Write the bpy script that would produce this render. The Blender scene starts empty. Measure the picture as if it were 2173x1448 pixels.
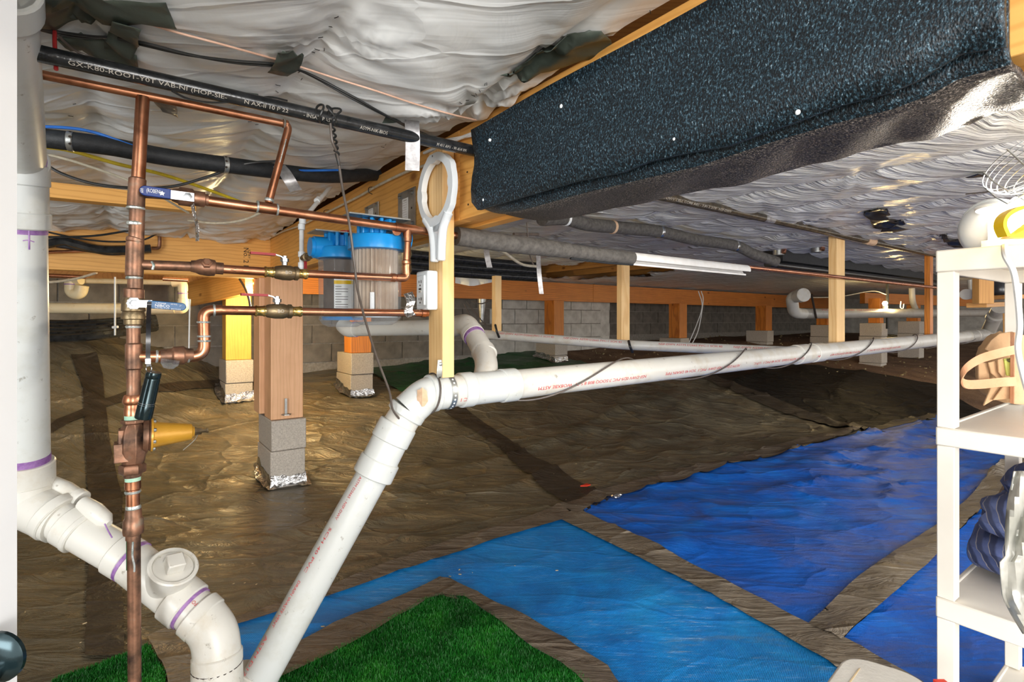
import bpy, bmesh, math, random
import numpy as np
from mathutils import Vector, Matrix, Quaternion

# ---------------------------------------------------------------- camera, light, exposure
F, CX, HY, H = 1130.0, 1086.5, 680.0, 1.08     # focal length and horizon (image 2173x1448), eye height
SC = bpy.context.scene
COL = SC.collection
cam_d = bpy.data.cameras.new('camera'); cam = bpy.data.objects.new('camera', cam_d); COL.objects.link(cam)
cam.location = (0, 0, H); cam.rotation_euler = (math.radians(90), 0, 0)
cam_d.sensor_width = 36; cam_d.lens = 36*F/2173; cam_d.shift_y = -(724-HY)/2173; cam_d.clip_start = .02
SC.camera = cam
SC.view_settings.view_transform = 'Standard'; SC.view_settings.look = 'None'
SC.view_settings.gamma = 1; SC.view_settings.use_curve_mapping = False
SC.view_settings.exposure = 0.1
w = bpy.data.worlds.new('world'); SC.world = w; w.use_nodes = True
w.node_tree.nodes['Background'].inputs[0].default_value = (.99, .985, .97, 1)
w.node_tree.nodes['Background'].inputs[1].default_value = 2.3
SC.cycles.max_bounces = 7; SC.cycles.caustics_reflective = False; SC.cycles.caustics_refractive = False
SC.cycles.use_denoising = True

def light(name, kind, loc, power, color, size=.1, target=None, size_y=None, spread=None):
    d = bpy.data.lights.new(name, kind); d.energy = power; d.color = color
    if kind == 'AREA':
        d.size = size
        if size_y: d.shape = 'RECTANGLE'; d.size_y = size_y
        if spread: d.spread = spread
    elif kind in ('POINT', 'SPOT'): d.shadow_soft_size = size
    o = bpy.data.objects.new(name, d); COL.objects.link(o); o.location = loc
    if target is not None:
        o.rotation_euler = (Vector(target)-Vector(loc)).to_track_quat('-Z', 'Y').to_euler()
    return o
# daylight from the open hatch behind and left of the camera; a wide one low and one by the doorway
light('hatch_daylight', 'AREA', (-1.6, -2.6, 1.15), 120, (.93, .97, 1), 2.2, (-.2, 2.6, .9), 1.1)
light('doorway_daylight', 'AREA', (1.8, -2.4, 1.0), 110, (1, .97, .93), 2.0, (1.4, 3.0, .8), 1.0)

# ---------------------------------------------------------------- frames of reference
U = Vector((-.590, .807, 0)).normalized(); V = Vector((.807, .590, 0)).normalized(); Z = Vector((0, 0, 1))
B0 = Vector((-.103, 1.52, 0))
def P(px, py, Y): return Vector(((px-CX)/F*Y, Y, H+(HY-py)/F*Y))
def UV(u, v, z=0): return B0+U*u+V*v+Z*z                       # house grid, z above the eye line base
def uvof(p): d = Vector((p[0]-B0.x, p[1]-B0.y, 0)); return d.dot(U), d.dot(V)
def onplane(px, py, p0, d):
    """point where the ray meets the vertical plane through p0 along d"""
    r = (px-CX)/F
    t = (r*p0.y-p0.x)/(d.x-r*d.y)
    return P(px, py, p0.y+t*d.y)
RP = Vector((-.851, 1.2, 0))                                    # riser plane, along V
def R(px, py, off=0): return onplane(px, py, RP-U*off, V)
def BU(px, py, v): return onplane(px, py, UV(0, v), U)          # plane along the big beam at offset v
def inter(px, py, fn, lo=.5, hi=20, up=False):
    """first crossing of a ray with a height field"""
    Y = lo*(hi/lo)**(np.arange(1400)/1399.0)
    x = (px-CX)/F*Y; z = H+(HY-py)/F*Y
    d = z-fn(x, Y)
    if up: d = -d
    k = np.nonzero((d[1:] < 0) & (d[:-1] >= 0))[0]
    if len(k) == 0: return P(px, py, hi)
    k = k[0]; t = d[k]/(d[k]-d[k+1]); return P(px, py, float(Y[k]+(Y[k+1]-Y[k])*t))

# ---------------------------------------------------------------- noise
def _h(ix, iy, s):
    n = (ix.astype(np.int64)*374761393+iy.astype(np.int64)*668265263+s*974711) & 0x7fffffff
    n = ((n ^ (n >> 13))*1274126177) & 0x7fffffff
    return ((n ^ (n >> 16)) & 0xffff)/65535.0
def vn(x, y, s=0):
    x = np.asarray(x, float); y = np.asarray(y, float)
    ix = np.floor(x); iy = np.floor(y); fx = x-ix; fy = y-iy
    fx = fx*fx*fx*(fx*(fx*6-15)+10); fy = fy*fy*fy*(fy*(fy*6-15)+10)
    a = _h(ix, iy, s); b = _h(ix+1, iy, s); c = _h(ix, iy+1, s); d = _h(ix+1, iy+1, s)
    return (a+(b-a)*fx)*(1-fy)+(c+(d-c)*fx)*fy
def fbm(x, y, s=0, o=4):
    r = 0; a = .5
    for i in range(o): r = r+a*vn(x*2**i, y*2**i, s+i*7); a *= .5
    return r/(1-.5**o)
def ridge(x, y, s=0, p=3): return (1-np.abs(2*fbm(x, y, s, 3)-1)*2.2).clip(0, 1)**p
def S(t): t = np.clip(t, 0, 1); return t*t*(3-2*t)

# ground height: level near the hatch, climbing to the footing
def zf(x, y):
    a = .94*y-.34*x
    r = .43*S((a-3.8)/1.8)+.10*np.clip(a-5.5, 0, 1.4)+.03*np.clip(a-6.9, 0, 9)+.13*S((a-6.5)/1.3)
    r = r+.55*S((-x-2.4)/1.5)*S((y-2.8)/1.6)
    r = r+.05*(fbm(x*.9, y*.9, 5)-.5)*S((y-1.5)/2)
    return r
def zsheet(x, y):
    r = zf(x, y)
    cu = (x*-.590+y*.807); cv = x*.807+y*.590
    wr = ridge(cu*1.5+.3*vn(cv*2, cu, 3), cv*.5, 11, 4)*.032+ridge(x*1.4, y*2.4, 23, 5)*.024
    wr = wr+.010*fbm(x*5, y*5, 9)
    return r+wr*(.35+.65*S((y-2.2)/1.2))
# the hanging white film under the joists (left of the big beam, and right of it)
random.seed(4)
STARS = []
for k in range(-3, 16):
    vv = -.10+.39*k
    for j in range(14):
        STARS.append((-1.2+j*.62+random.uniform(-.2, .2)+(k % 2)*.3, vv, random.uniform(.006, .016), random.uniform(0, 6), random.choice([5, 6, 7, 8])))
STARS.append((-.15, -.105, .026, .6, 9))
def zc(x, y):
    x = np.asarray(x, float); y = np.asarray(y, float)
    dx = x-B0.x; dy = y-B0.y
    u = dx*U.x+dy*U.y; v = dx*V.x+dy*V.y
    s = (v+.10)/.39; f = s-np.floor(s)
    amp = .030+.016*vn(u*.8, np.floor(s)*3.7, 2)
    z = .585-amp*np.sin(np.pi*f)**.62
    # long stretch folds running across the bays
    left = (v < .07)
    e = np.where(left, 1.0, 1.0)
    edge = 1-np.sin(np.pi*f)*.6
    z = z-np.where(left, .009, .005)*edge*ridge(u*4.2+.6*vn(v*3, u*2, 4), v*1.1, 31, 3)
    z = z-np.where(left, .006, .011)*np.exp(-(np.minimum(f, 1-f)/.26)**2)*ridge(u*11+.8*vn(v*4, u*3, 8), v*1.3, 61, 4)
    z = z-.005*ridge(u*5+v*2.5, v*1.6-u*1.2, 47, 3)-.004*fbm(u*5, v*5, 3, 2)
    shp = z.shape; z = np.array(z, float).ravel(); uf = u.ravel(); vf = v.ravel()
    for (su, sv, a, ph, k) in STARS:
        m = np.nonzero((np.abs(uf-su) < .6) & (np.abs(vf-sv) < .6))[0]
        if not len(m): continue
        du = uf[m]-su; dv = vf[m]-sv; d = np.sqrt(du*du+dv*dv)+1e-6; th = np.arctan2(dv, du)
        z[m] += -a*1.9*np.exp(-d/.16)*(np.abs(np.sin(th*k*.5+ph+1.2*np.sin(th*2+ph)))**1.5)*np.clip(d/.03, 0, 1)+.012*np.exp(-(d/.07)**2)
    z = z.reshape(shp)
    # tuck under: hangs lower towards the cross beam at the far left
    z = z-np.where(left, .015*S((u-1.5)/1.1), 0)-np.where(left, .02*S((u-1.6)/.8)*ridge(u*6, v*5, 77, 2), 0)
    z = z+np.where(left, .040*np.exp(-(v/.075)**2), 0)
    z = z-np.where(~left, .05*S((u-3)/3)*ridge(u*1.4, v*1.2, 88, 2), 0)
    return H+z
def PF(px, py): return inter(px, py, zf, .6, 25)
def PC(px, py): return inter(px, py, zc, .6, 18, True)

# ---------------------------------------------------------------- mesh helpers
class MB:
    def __init__(s): s.v = []; s.f = []
    def add(s, vs, fs):
        o = len(s.v); s.v += [Vector(a) for a in vs]; s.f += [tuple(i+o for i in f) for f in fs]; return s
    def box(s, c, ax, ay, az, sx, sy, sz):
        c = Vector(c); X = Vector(ax).normalized()*sx/2; Y = Vector(ay).normalized()*sy/2; W = Vector(az).normalized()*sz/2
        vs = [c+X*i+Y*j+W*k for i in (-1, 1) for j in (-1, 1) for k in (-1, 1)]
        fl = [(0, 1, 3, 2), (4, 6, 7, 5), (0, 4, 5, 1), (2, 3, 7, 6), (0, 2, 6, 4), (1, 5, 7, 3)]
        if X.cross(Y).dot(W) < 0: fl = [f[::-1] for f in fl]
        return s.add(vs, fl)
    def tube(s, pts, r, n=16, caps=True):
        pts = [Vector(p) for p in pts]; m = len(pts)
        rs = r if isinstance(r, (list, tuple)) else [r]*m
        T = []
        for i in range(m):
            a = pts[max(i-1, 0)]; b = pts[min(i+1, m-1)]
            d = (b-a); T.append(d.normalized() if d.length > 1e-9 else (T[-1] if T else Vector((0, 0, 1))))
        ref = Vector((0, 0, 1)) if abs(T[0].z) < .9 else Vector((1, 0, 0))
        N = T[0].cross(ref).normalized(); vs = []; fs = []
        for i in range(m):
            if i: N = (Quaternion(T[i-1].rotation_difference(T[i])) @ N)
            N = (N-T[i]*N.dot(T[i])).normalized(); B = T[i].cross(N)
            for k in range(n):
                a = 2*math.pi*k/n; vs.append(pts[i]+(N*math.cos(a)+B*math.sin(a))*rs[i])
        for i in range(m-1):
            for k in range(n):
                k2 = (k+1) % n; fs.append((i*n+k, i*n+k2, (i+1)*n+k2, (i+1)*n+k))
        if caps: fs.append(tuple(range(n-1, -1, -1))); fs.append(tuple((m-1)*n+k for k in range(n)))
        return s.add(vs, fs)
    def lathe(s, o, d, prof, n=28, sx=1):
        """prof: list of (distance along d, radius)"""
        o = Vector(o); d = Vector(d).normalized()
        ref = Vector((0, 0, 1)) if abs(d.z) < .9 else Vector((1, 0, 0))
        N = d.cross(ref).normalized(); B = d.cross(N); vs = []; fs = []
        for (t, r) in prof:
            for k in range(n):
                a = 2*math.pi*k/n; vs.append(o+d*t+(N*math.cos(a)+B*math.sin(a))*max(r, 1e-5))
        for i in range(len(prof)-1):
            for k in range(n):
                k2 = (k+1) % n; fs.append((i*n+k, i*n+k2, (i+1)*n+k2, (i+1)*n+k))
        if prof[0][1] > 1e-4: fs.append(tuple(range(n-1, -1, -1)))
        if prof[-1][1] > 1e-4: fs.append(tuple((len(prof)-1)*n+k for k in range(n)))
        return s.add(vs, fs)
    def ring(s, a, b, r0, r1, n=28):
        """hollow collar between a and b, inner radius r0, outer r1"""
        a = Vector(a); b = Vector(b); L = (b-a).length; e = min(.003, L*.2)
        return s.lathe(a, b-a, [(0, r0), (0, r1-e), (e, r1), (L-e, r1), (L, r1-e), (L, r0)], n)
    def prism(s, pts, d):
        """polygon pts extruded by vector d"""
        n = len(pts); d = Vector(d); pts = [Vector(p) for p in pts]
        nrm = sum(((pts[i]-pts[0]).cross(pts[(i+1) % n]-pts[0]) for i in range(1, n-1)), Vector())
        fs = [tuple(range(n-1, -1, -1)), tuple(range(n, 2*n))]+[(i, (i+1) % n, n+(i+1) % n, n+i) for i in range(n)]
        if nrm.dot(d) < 0: fs = [f[::-1] for f in fs]
        return s.add(pts+[p+d for p in pts], fs)
def fillet(pts, rad, n=6):
    """round the inner corners of a polyline"""
    pts = [Vector(p) for p in pts]; out = [pts[0]]
    for i in range(1, len(pts)-1):
        a, b, c = pts[i-1], pts[i], pts[i+1]
        r = min(rad, (a-b).length*.48, (c-b).length*.48)
        p = b+(a-b).normalized()*r; q = b+(c-b).normalized()*r
        for k in range(n+1):
            t = k/n; out.append(p*(1-t)**2+b*2*t*(1-t)+q*t*t)
    out.append(pts[-1]); return out
def spline(pts, n=8):
    pts = [Vector(p) for p in pts]; out = []
    q = [pts[0]*2-pts[1]]+pts+[pts[-1]*2-pts[-2]]
    for i in range(1, len(q)-2):
        for k in range(n):
            t = k/n; a, b, c, d = q[i-1], q[i], q[i+1], q[i+2]
            out.append(.5*((2*b)+(c-a)*t+(2*a-5*b+4*c-d)*t*t+(3*b-a-3*c+d)*t**3))
    out.append(pts[-1]); return out

def link(name, me, mat, parent, loc, world_parent):
    o = bpy.data.objects.new(name, me); COL.objects.link(o)
    if mat: me.materials.append(mat)
    return o
ORG = {}
def mesh(name, mb, mat, parent=None, origin=None, angle=38, smooth=True):
    """one mesh object from mb (world coordinates)"""
    if parent is not None: base = ORG[parent.name]; origin = base
    elif origin is None:
        xs = [v.x for v in mb.v]; ys = [v.y for v in mb.v]; zs = [v.z for v in mb.v]
        origin = Vector(((min(xs)+max(xs))/2, (min(ys)+max(ys))/2, min(zs)))
    origin = Vector(origin)
    me = bpy.data.meshes.new(name)
    me.from_pydata([tuple(v-origin) for v in mb.v], [], mb.f)
    if smooth:
        me.polygons.foreach_set('use_smooth', [True]*len(me.polygons))
        me.set_sharp_from_angle(angle=math.radians(angle))
    me.validate(); me.materials.append(mat)
    o = bpy.data.objects.new(name, me); COL.objects.link(o)
    if parent is not None: o.parent = parent
    else: o.location = origin
    ORG[o.name] = origin
    return o
def tag(o, label=None, cat=None, group=None, kind=None):
    if label: o['label'] = label
    if cat: o['category'] = cat
    if group: o['group'] = group
    if kind: o['kind'] = kind
    return o
def thing(name, loc, label, cat, group=None):
    o = bpy.data.objects.new(name, None); COL.objects.link(o); o.location = loc; o.empty_display_size = .05
    ORG[o.name] = Vector(loc); return tag(o, label, cat, group)
def one(name, mb, mat, label, cat, group=None, **k): return tag(mesh(name, mb, mat, **k), label, cat, group)
def board(name, a, b, wd, w, t, mat, parent=None, bev=.0025, top=False):
    """a timber from a to b, w wide along wd, t thick; own frame with the grain along X"""
    a = Vector(a); b = Vector(b); X = (b-a).normalized(); Y = Vector(wd); Y = (Y-X*Y.dot(X)).normalized(); W = X.cross(Y)
    L = (b-a).length; me = bpy.data.meshes.new(name); m = MB().box((0, 0, 0), (1, 0, 0), (0, 1, 0), (0, 0, 1), L, w, t)
    me.from_pydata([tuple(v) for v in m.v], [], m.f); me.materials.append(mat)
    o = bpy.data.objects.new(name, me); COL.objects.link(o)
    M = Matrix((X, Y, W)).transposed().to_4x4(); M.translation = (a+b)/2
    if parent is not None: o.parent = parent; M.translation = (a+b)/2-ORG[parent.name]
    o.matrix_local = M
    if bev:
        md = o.modifiers.new('bevel', 'BEVEL'); md.width = bev; md.segments = 2; md.limit_method = 'ANGLE'
    return o
def poly_drape(pts, hf, off, res, thick=0.0):
    """flat polygon (xy) cut on a grid and laid on a height field"""
    bm = bmesh.new(); vs = [bm.verts.new((p[0], p[1], 0)) for p in pts]
    bm.faces.new(vs)
    x0 = min(p[0] for p in pts); x1 = max(p[0] for p in pts); y0 = min(p[1] for p in pts); y1 = max(p[1] for p in pts)
    for ax, lo, hi in ((0, x0, x1), (1, y0, y1)):
        c = lo+res
        while c < hi:
            co = [0, 0, 0]; no = [0, 0, 0]; co[ax] = c; no[ax] = 1
            bmesh.ops.bisect_plane(bm, geom=bm.verts[:]+bm.edges[:]+bm.faces[:], dist=1e-6, plane_co=co, plane_no=no); c += res
    bm.verts.ensure_lookup_table()
    X = np.array([v.co.x for v in bm.verts]); Y = np.array([v.co.y for v in bm.verts]); Zz = hf(X, Y)+off
    m = MB(); flip = False
    vv = [Vector((X[i], Y[i], Zz[i])) for i in range(len(X))]
    bm.verts.index_update(); ff = [tuple(v.index for v in f.verts) for f in bm.faces]
    if bm.faces and sum((f.normal.z for f in bm.faces), 0) < 0 or False: pass
    m.add(vv, ff); bm.free()
    # upward normals
    out = []
    for f in m.f:
        a, b, c = m.v[f[0]], m.v[f[1]], m.v[f[2]]
        out.append(f if (b-a).cross(c-a).z > 0 else f[::-1])
    m.f = out
    return m
def ragged(pts, amp, step, seed=0):
    """subdivide polygon edges and roughen them"""
    rnd = random.Random(seed); out = []
    for i in range(len(pts)):
        a = Vector(pts[i][:2]+(0,)) if isinstance(pts[i], tuple) else Vector((pts[i].x, pts[i].y, 0))
        q = pts[(i+1) % len(pts)]; b = Vector(q[:2]+(0,)) if isinstance(q, tuple) else Vector((q.x, q.y, 0))
        n = max(1, int((b-a).length/step)); nn = Vector((-(b-a).y, (b-a).x, 0)).normalized()
        for k in range(n):
            p = a.lerp(b, k/n); out.append(p+nn*(rnd.uniform(-amp, amp) if k else 0))
    return out
def text_on(s, size, fn, depth=.0006, width=None):
    """lettering as a mesh; fn(x, y) -> (point, normal)"""
    c = bpy.data.curves.new('lettering', 'FONT'); c.body = s; c.size = size; c.resolution_u = 2
    o = bpy.data.objects.new('lettering', c); COL.objects.link(o)
    bpy.context.view_layer.update()
    me = o.evaluated_get(bpy.context.evaluated_depsgraph_get()).to_mesh()
    vs = [v.co.copy() for v in me.vertices]; fs = [tuple(p.vertices) for p in me.polygons]
    bpy.data.objects.remove(o); bpy.data.curves.remove(c)
    if not vs: return MB()
    x1 = max(v.x for v in vs); k = (width/x1) if width else 1
    m = MB(); out = []
    for v in vs:
        p, n = fn(v.x*k, v.y); out.append(p+n*depth)
    m.add(out, fs); return m
def on_pipe(a, b, r, start, ang, flip=False):
    """mapping of lettering onto a pipe from a to b; ang = direction (world vector) of the text's line on the pipe"""
    a = Vector(a); b = Vector(b); X = (b-a).normalized(); N = Vector(ang); N = (N-X*N.dot(X)).normalized(); B = N.cross(X)
    sg = -1 if flip else 1; L = (b-a).length
    def fn(x, y):
        th = y/r*sg
        n = N*math.cos(th)+B*math.sin(th)
        return a+X*(start+x*sg)+n*r, n
    return fn
def on_flat(o, dx, dy):
    dx = Vector(dx).normalized(); dy = Vector(dy).normalized(); n = dx.cross(dy)
    return lambda x, y: (Vector(o)+dx*x+dy*y, n)
# ---------------------------------------------------------------- materials
def new_mat(name):
    m = bpy.data.materials.new(name); m.use_nodes = True; nt = m.node_tree
    return m, nt, nt.nodes['Principled BSDF']
def nd(nt, t, **k):
    n = nt.nodes.new(t)
    for a, b in k.items():
        if a in n.inputs: n.inputs[a].default_value = b
        else: setattr(n, a, b)
    return n
def ramp(nt, fac, stops):
    r = nt.nodes.new('ShaderNodeValToRGB'); e = r.color_ramp.elements
    while len(e) < len(stops): e.new(.5)
    for i, (p, c) in enumerate(stops): e[i].position = p; e[i].color = (*c, 1)
    nt.links.new(fac, r.inputs[0]); return r.outputs[0]
def coords(nt, scale=(1, 1, 1), rnd=False, rot=(0, 0, 0)):
    tc = nt.nodes.new('ShaderNodeTexCoord'); mp = nt.nodes.new('ShaderNodeMapping')
    mp.inputs['Scale'].default_value = scale; mp.inputs['Rotation'].default_value = rot
    nt.links.new(tc.outputs['Object'], mp.inputs[0])
    if rnd:
        oi = nt.nodes.new('ShaderNodeObjectInfo'); mu = nt.nodes.new('ShaderNodeMath'); mu.operation = 'MULTIPLY'; mu.inputs[1].default_value = 37
        nt.links.new(oi.outputs['Random'], mu.inputs[0]); cb = nt.nodes.new('ShaderNodeCombineXYZ')
        nt.links.new(mu.outputs[0], cb.inputs[0]); nt.links.new(mu.outputs[0], cb.inputs[1]); nt.links.new(cb.outputs[0], mp.inputs['Location'])
    return mp.outputs[0]
def noise(nt, co, scale, detail=4, rough=.55, dist=0):
    n = nd(nt, 'ShaderNodeTexNoise'); n.inputs['Scale'].default_value = scale; n.inputs['Detail'].default_value = detail
    n.inputs['Roughness'].default_value = rough; n.inputs['Distortion'].default_value = dist
    nt.links.new(co, n.inputs['Vector']); return n.outputs['Fac']
def bump(nt, b, h, strength, dist=.01, prev=None):
    n = nt.nodes.new('ShaderNodeBump'); n.inputs['Strength'].default_value = strength; n.inputs['Distance'].default_value = dist
    nt.links.new(h, n.inputs['Height'])
    if prev: nt.links.new(prev, n.inputs['Normal'])
    nt.links.new(n.outputs[0], b.inputs['Normal']); return n.outputs[0]
def crease(nt, co, scale, warp=.35):
    """thin fold lines: edges of a warped cell pattern"""
    nz = nd(nt, 'ShaderNodeTexNoise'); nz.inputs['Scale'].default_value = scale*.8; nz.inputs['Detail'].default_value = 3; nt.links.new(co, nz.inputs['Vector'])
    va = nd(nt, 'ShaderNodeVectorMath', operation='MULTIPLY_ADD'); va.inputs[1].default_value = (warp, warp, warp)
    nt.links.new(nz.outputs['Color'], va.inputs[0]); nt.links.new(co, va.inputs[2])
    v = nd(nt, 'ShaderNodeTexVoronoi'); v.feature = 'DISTANCE_TO_EDGE'; v.inputs['Scale'].default_value = scale; nt.links.new(va.outputs[0], v.inputs['Vector'])
    return ramp(nt, v.outputs['Distance'], [(0, (1, 1, 1)), (.045, (.35, .35, .35)), (.16, (0, 0, 0))])
def basic(name, stops, rough=.5, metal=0, scale=8, bs=.2, bscale=60, bdist=.003, sc3=(1, 1, 1), rvar=0, coat=0, detail=4, spec=.5, rnd=False):
    """noise-mottled principled material"""
    m, nt, b = new_mat(name); co = coords(nt, sc3, rnd)
    f = noise(nt, co, scale, detail)
    if len(stops) == 1: c = stops[0]; stops = [(.3, tuple(x*.88 for x in c)), (.7, tuple(min(1, x*1.08) for x in c))]
    nt.links.new(ramp(nt, f, stops), b.inputs['Base Color'])
    b.inputs['Metallic'].default_value = metal; b.inputs['Roughness'].default_value = rough
    b.inputs['Specular IOR Level'].default_value = spec
    if rvar:
        mr = nd(nt, 'ShaderNodeMapRange'); mr.inputs['To Min'].default_value = max(.03, rough-rvar); mr.inputs['To Max'].default_value = min(1, rough+rvar)
        nt.links.new(noise(nt, co, scale*2.3, 3), mr.inputs[0]); nt.links.new(mr.outputs[0], b.inputs['Roughness'])
    if bs: bump(nt, b, noise(nt, co, bscale, 3), bs, bdist)
    if coat: b.inputs['Coat Weight'].default_value = coat; b.inputs['Coat Roughness'].default_value = .15
    return m
def wood(name, light_c, dark_c, ring_c, rough=.55, knots=True):
    m, nt, b = new_mat(name)
    co = coords(nt, (1, 1, 1), True); st = coords(nt, (.9, 13, 13), True)
    wv = nd(nt, 'ShaderNodeTexWave'); wv.wave_type = 'BANDS'; wv.bands_direction = 'Y'
    wv.inputs['Scale'].default_value = 9; wv.inputs['Distortion'].default_value = 9; wv.inputs['Detail'].default_value = 2.5; wv.inputs['Detail Scale'].default_value = .7
    mp2 = coords(nt, (.35, 1.6, 1.6), True); nt.links.new(mp2, wv.inputs['Vector'])
    gr = noise(nt, st, 3.2, 5, .6)
    c1 = ramp(nt, gr, [(.25, dark_c), (.6, light_c)])
    c2 = ramp(nt, wv.outputs['Fac'], [(.0, ring_c), (.35, light_c), (1, light_c)])
    mx = nd(nt, 'ShaderNodeMix', data_type='RGBA', blend_type='MULTIPLY'); mx.inputs[0].default_value = .55
    nt.links.new(c1, mx.inputs[6]); 
    mm = nd(nt, 'ShaderNodeMix', data_type='RGBA', blend_type='MIX'); mm.inputs[0].default_value = .5
    nt.links.new(c1, mm.inputs[6]); nt.links.new(c2, mm.inputs[7]); out = mm.outputs[2]
    if knots:
        vo = nd(nt, 'ShaderNodeTexVoronoi'); vo.inputs['Scale'].default_value = 3.2; nt.links.new(coords(nt, (.8, 1.5, 1.5), True), vo.inputs['Vector'])
        kr = ramp(nt, vo.outputs['Distance'], [(.045, (.22, .09, .03)), (.10, (1, 1, 1))])
        mk = nd(nt, 'ShaderNodeMix', data_type='RGBA', blend_type='MULTIPLY'); mk.inputs[0].default_value = .8
        nt.links.new(out, mk.inputs[6]); nt.links.new(kr, mk.inputs[7]); out = mk.outputs[2]
    bl = nd(nt, 'ShaderNodeMix', data_type='RGBA', blend_type='MULTIPLY'); bl.inputs[0].default_value = .35
    nt.links.new(out, bl.inputs[6]); nt.links.new(ramp(nt, noise(nt, co, 5, 3), [(.3, (.72, .66, .6)), (.6, (1, 1, 1))]), bl.inputs[7])
    nt.links.new(bl.outputs[2], b.inputs['Base Color']); b.inputs['Roughness'].default_value = rough
    bump(nt, b, gr, .25, .002); return m

M = {}
M['beam'] = wood('wood_beam', (.86, .45, .115), (.70, .33, .065), (.64, .28, .055))
M['joist'] = wood('wood_joist', (.66, .34, .10), (.48, .22, .06), (.5, .22, .06))
M['stud'] = wood('wood_stud', (.92, .62, .29), (.78, .46, .17), (.76, .42, .15))
M['post'] = wood('wood_post', (.86, .50, .28), (.74, .40, .20), (.74, .40, .20), knots=False)
M['fir'] = wood('wood_stained_fir', (.78, .28, .045), (.55, .16, .022), (.42, .11, .02), rough=.42)
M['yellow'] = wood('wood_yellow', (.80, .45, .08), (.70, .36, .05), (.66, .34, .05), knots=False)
M['copper'] = basic('copper', [(.25, (.22, .09, .05)), (.5, (.55, .24, .13)), (.75, (.72, .36, .22))], .34, 1, 14, .15, 90, .001, rvar=.12)
M['oldcopper'] = basic('copper_aged', [(.28, (.05, .032, .026)), (.45, (.20, .11, .07)), (.6, (.36, .18, .11)), (.78, (.30, .27, .21))], .45, .7, 24, .3, 70, .0015, rvar=.12)
M['newcopper'] = basic('copper_bright', [(.3, (.55, .22, .12)), (.7, (.85, .42, .26))], .25, 1, 9, .05, 90, .001, rvar=.08)
M['solder'] = basic('solder', [(.3, (.25, .33, .30)), (.6, (.75, .78, .76))], .35, .7, 60, .6, 160, .002)
M['teflon'] = basic('verdigris_tape', [(.3, (.28, .62, .46)), (.7, (.55, .75, .58))], .6, 0, 40, .3, 120)
M['brass'] = basic('brass', [(.3, (.52, .34, .10)), (.7, (.90, .66, .24))], .25, 1, 30, .1, 90)
M['bronze'] = basic('bronze_cast', [(.3, (.14, .10, .06)), (.7, (.34, .26, .15))], .42, .9, 30, .5, 220, .001)
M['steel'] = basic('zinc_steel', [(.3, (.30, .31, .30)), (.7, (.55, .56, .54))], .38, .85, 20, .1, 100)
M['chrome'] = basic('bright_steel', [(.3, (.36, .39, .41)), (.7, (.60, .63, .66))], .28, 1, 30, .1, 100)
M['bluehandle'] = basic('blue_vinyl', [(.3, (.004, .025, .16)), (.7, (.006, .04, .24))], .4, 0, 10, .05, 100)
M['blue2'] = basic('teal_vinyl', [(.3, (.005, .07, .20)), (.7, (.008, .11, .28))], .4, 0, 10, .05, 100)
M['redhandle'] = basic('red_vinyl', [(.3, (.26, .004, .006)), (.7, (.38, .006, .01))], .45, 0, 10, .05, 100)
M['white_ink'] = basic('white_ink', [(.3, (.80, .84, .86)), (.7, (.92, .93, .95))], .6, 0, 10, 0)
M['red_ink'] = basic('red_ink', [(.3, (.55, .05, .06)), (.7, (.72, .10, .10))], .7, 0, 60, 0)
M['black_ink'] = basic('black_ink', [(.3, (.02, .015, .01)), (.7, (.05, .03, .02))], .8, 0, 60, 0)
M['grey_ink'] = basic('pale_print', [(.3, (.38, .35, .30)), (.7, (.62, .58, .52))], .6, 0, 60, 0)
M['regulator'] = basic('mustard_enamel', [(.3, (.50, .25, .02)), (.7, (.66, .34, .04))], .35, .2, 16, .15, 120)
def pvc(name, c, dirt):
    m, nt, b = new_mat(name); co = coords(nt)
    base = ramp(nt, noise(nt, co, 5, 3), [(.35, tuple(x*.94 for x in c)), (.65, c)])
    d = ramp(nt, noise(nt, co, 9, 6, .65), [(.50, (1, 1, 1)), (.72, dirt)])
    mx = nd(nt, 'ShaderNodeMix', data_type='RGBA', blend_type='MULTIPLY'); mx.inputs[0].default_value = .8
    nt.links.new(base, mx.inputs[6]); nt.links.new(d, mx.inputs[7])
    s = ramp(nt, noise(nt, coords(nt, (1, 1, 1), rot=(.5, .2, .9)), 34, 6, .7), [(.30, (.30, .25, .18)), (.37, (1, 1, 1))])
    m2 = nd(nt, 'ShaderNodeMix', data_type='RGBA', blend_type='MULTIPLY'); m2.inputs[0].default_value = .6
    nt.links.new(mx.outputs[2], m2.inputs[6]); nt.links.new(s, m2.inputs[7])
    nt.links.new(m2.outputs[2], b.inputs['Base Color']); b.inputs['Roughness'].default_value = .33
    bump(nt, b, noise(nt, co, 60, 3), .06, .002); return m
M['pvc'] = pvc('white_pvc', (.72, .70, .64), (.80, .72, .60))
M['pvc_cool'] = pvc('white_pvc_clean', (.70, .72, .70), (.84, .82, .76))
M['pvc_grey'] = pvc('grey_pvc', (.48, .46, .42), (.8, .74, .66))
M['cream'] = pvc('cream_pvc', (.78, .67, .44), (.85, .75, .6))
M['purple'] = basic('purple_primer', [(.3, (.20, .07, .30)), (.7, (.42, .25, .50))], .5, 0, 50, 0)
M['putty'] = basic('tan_putty', [(.3, (.62, .40, .24)), (.7, (.78, .54, .36))], .7, 0, 50, .3, 100)
M['abs'] = basic('black_abs', [(.3, (.008, .009, .010)), (.7, (.030, .032, .034))], .20, 0, 30, .25, 130, .0015)
M['brownabs'] = basic('dusty_black_pipe', [(.3, (.03, .025, .018)), (.7, (.13, .10, .06))], .28, .2, 40, .25, 130, .0015)
M['foam'] = basic('grey_foam', [(.3, (.06, .055, .05)), (.7, (.13, .12, .11))], .75, 0, 60, .6, 200, .003)
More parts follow.
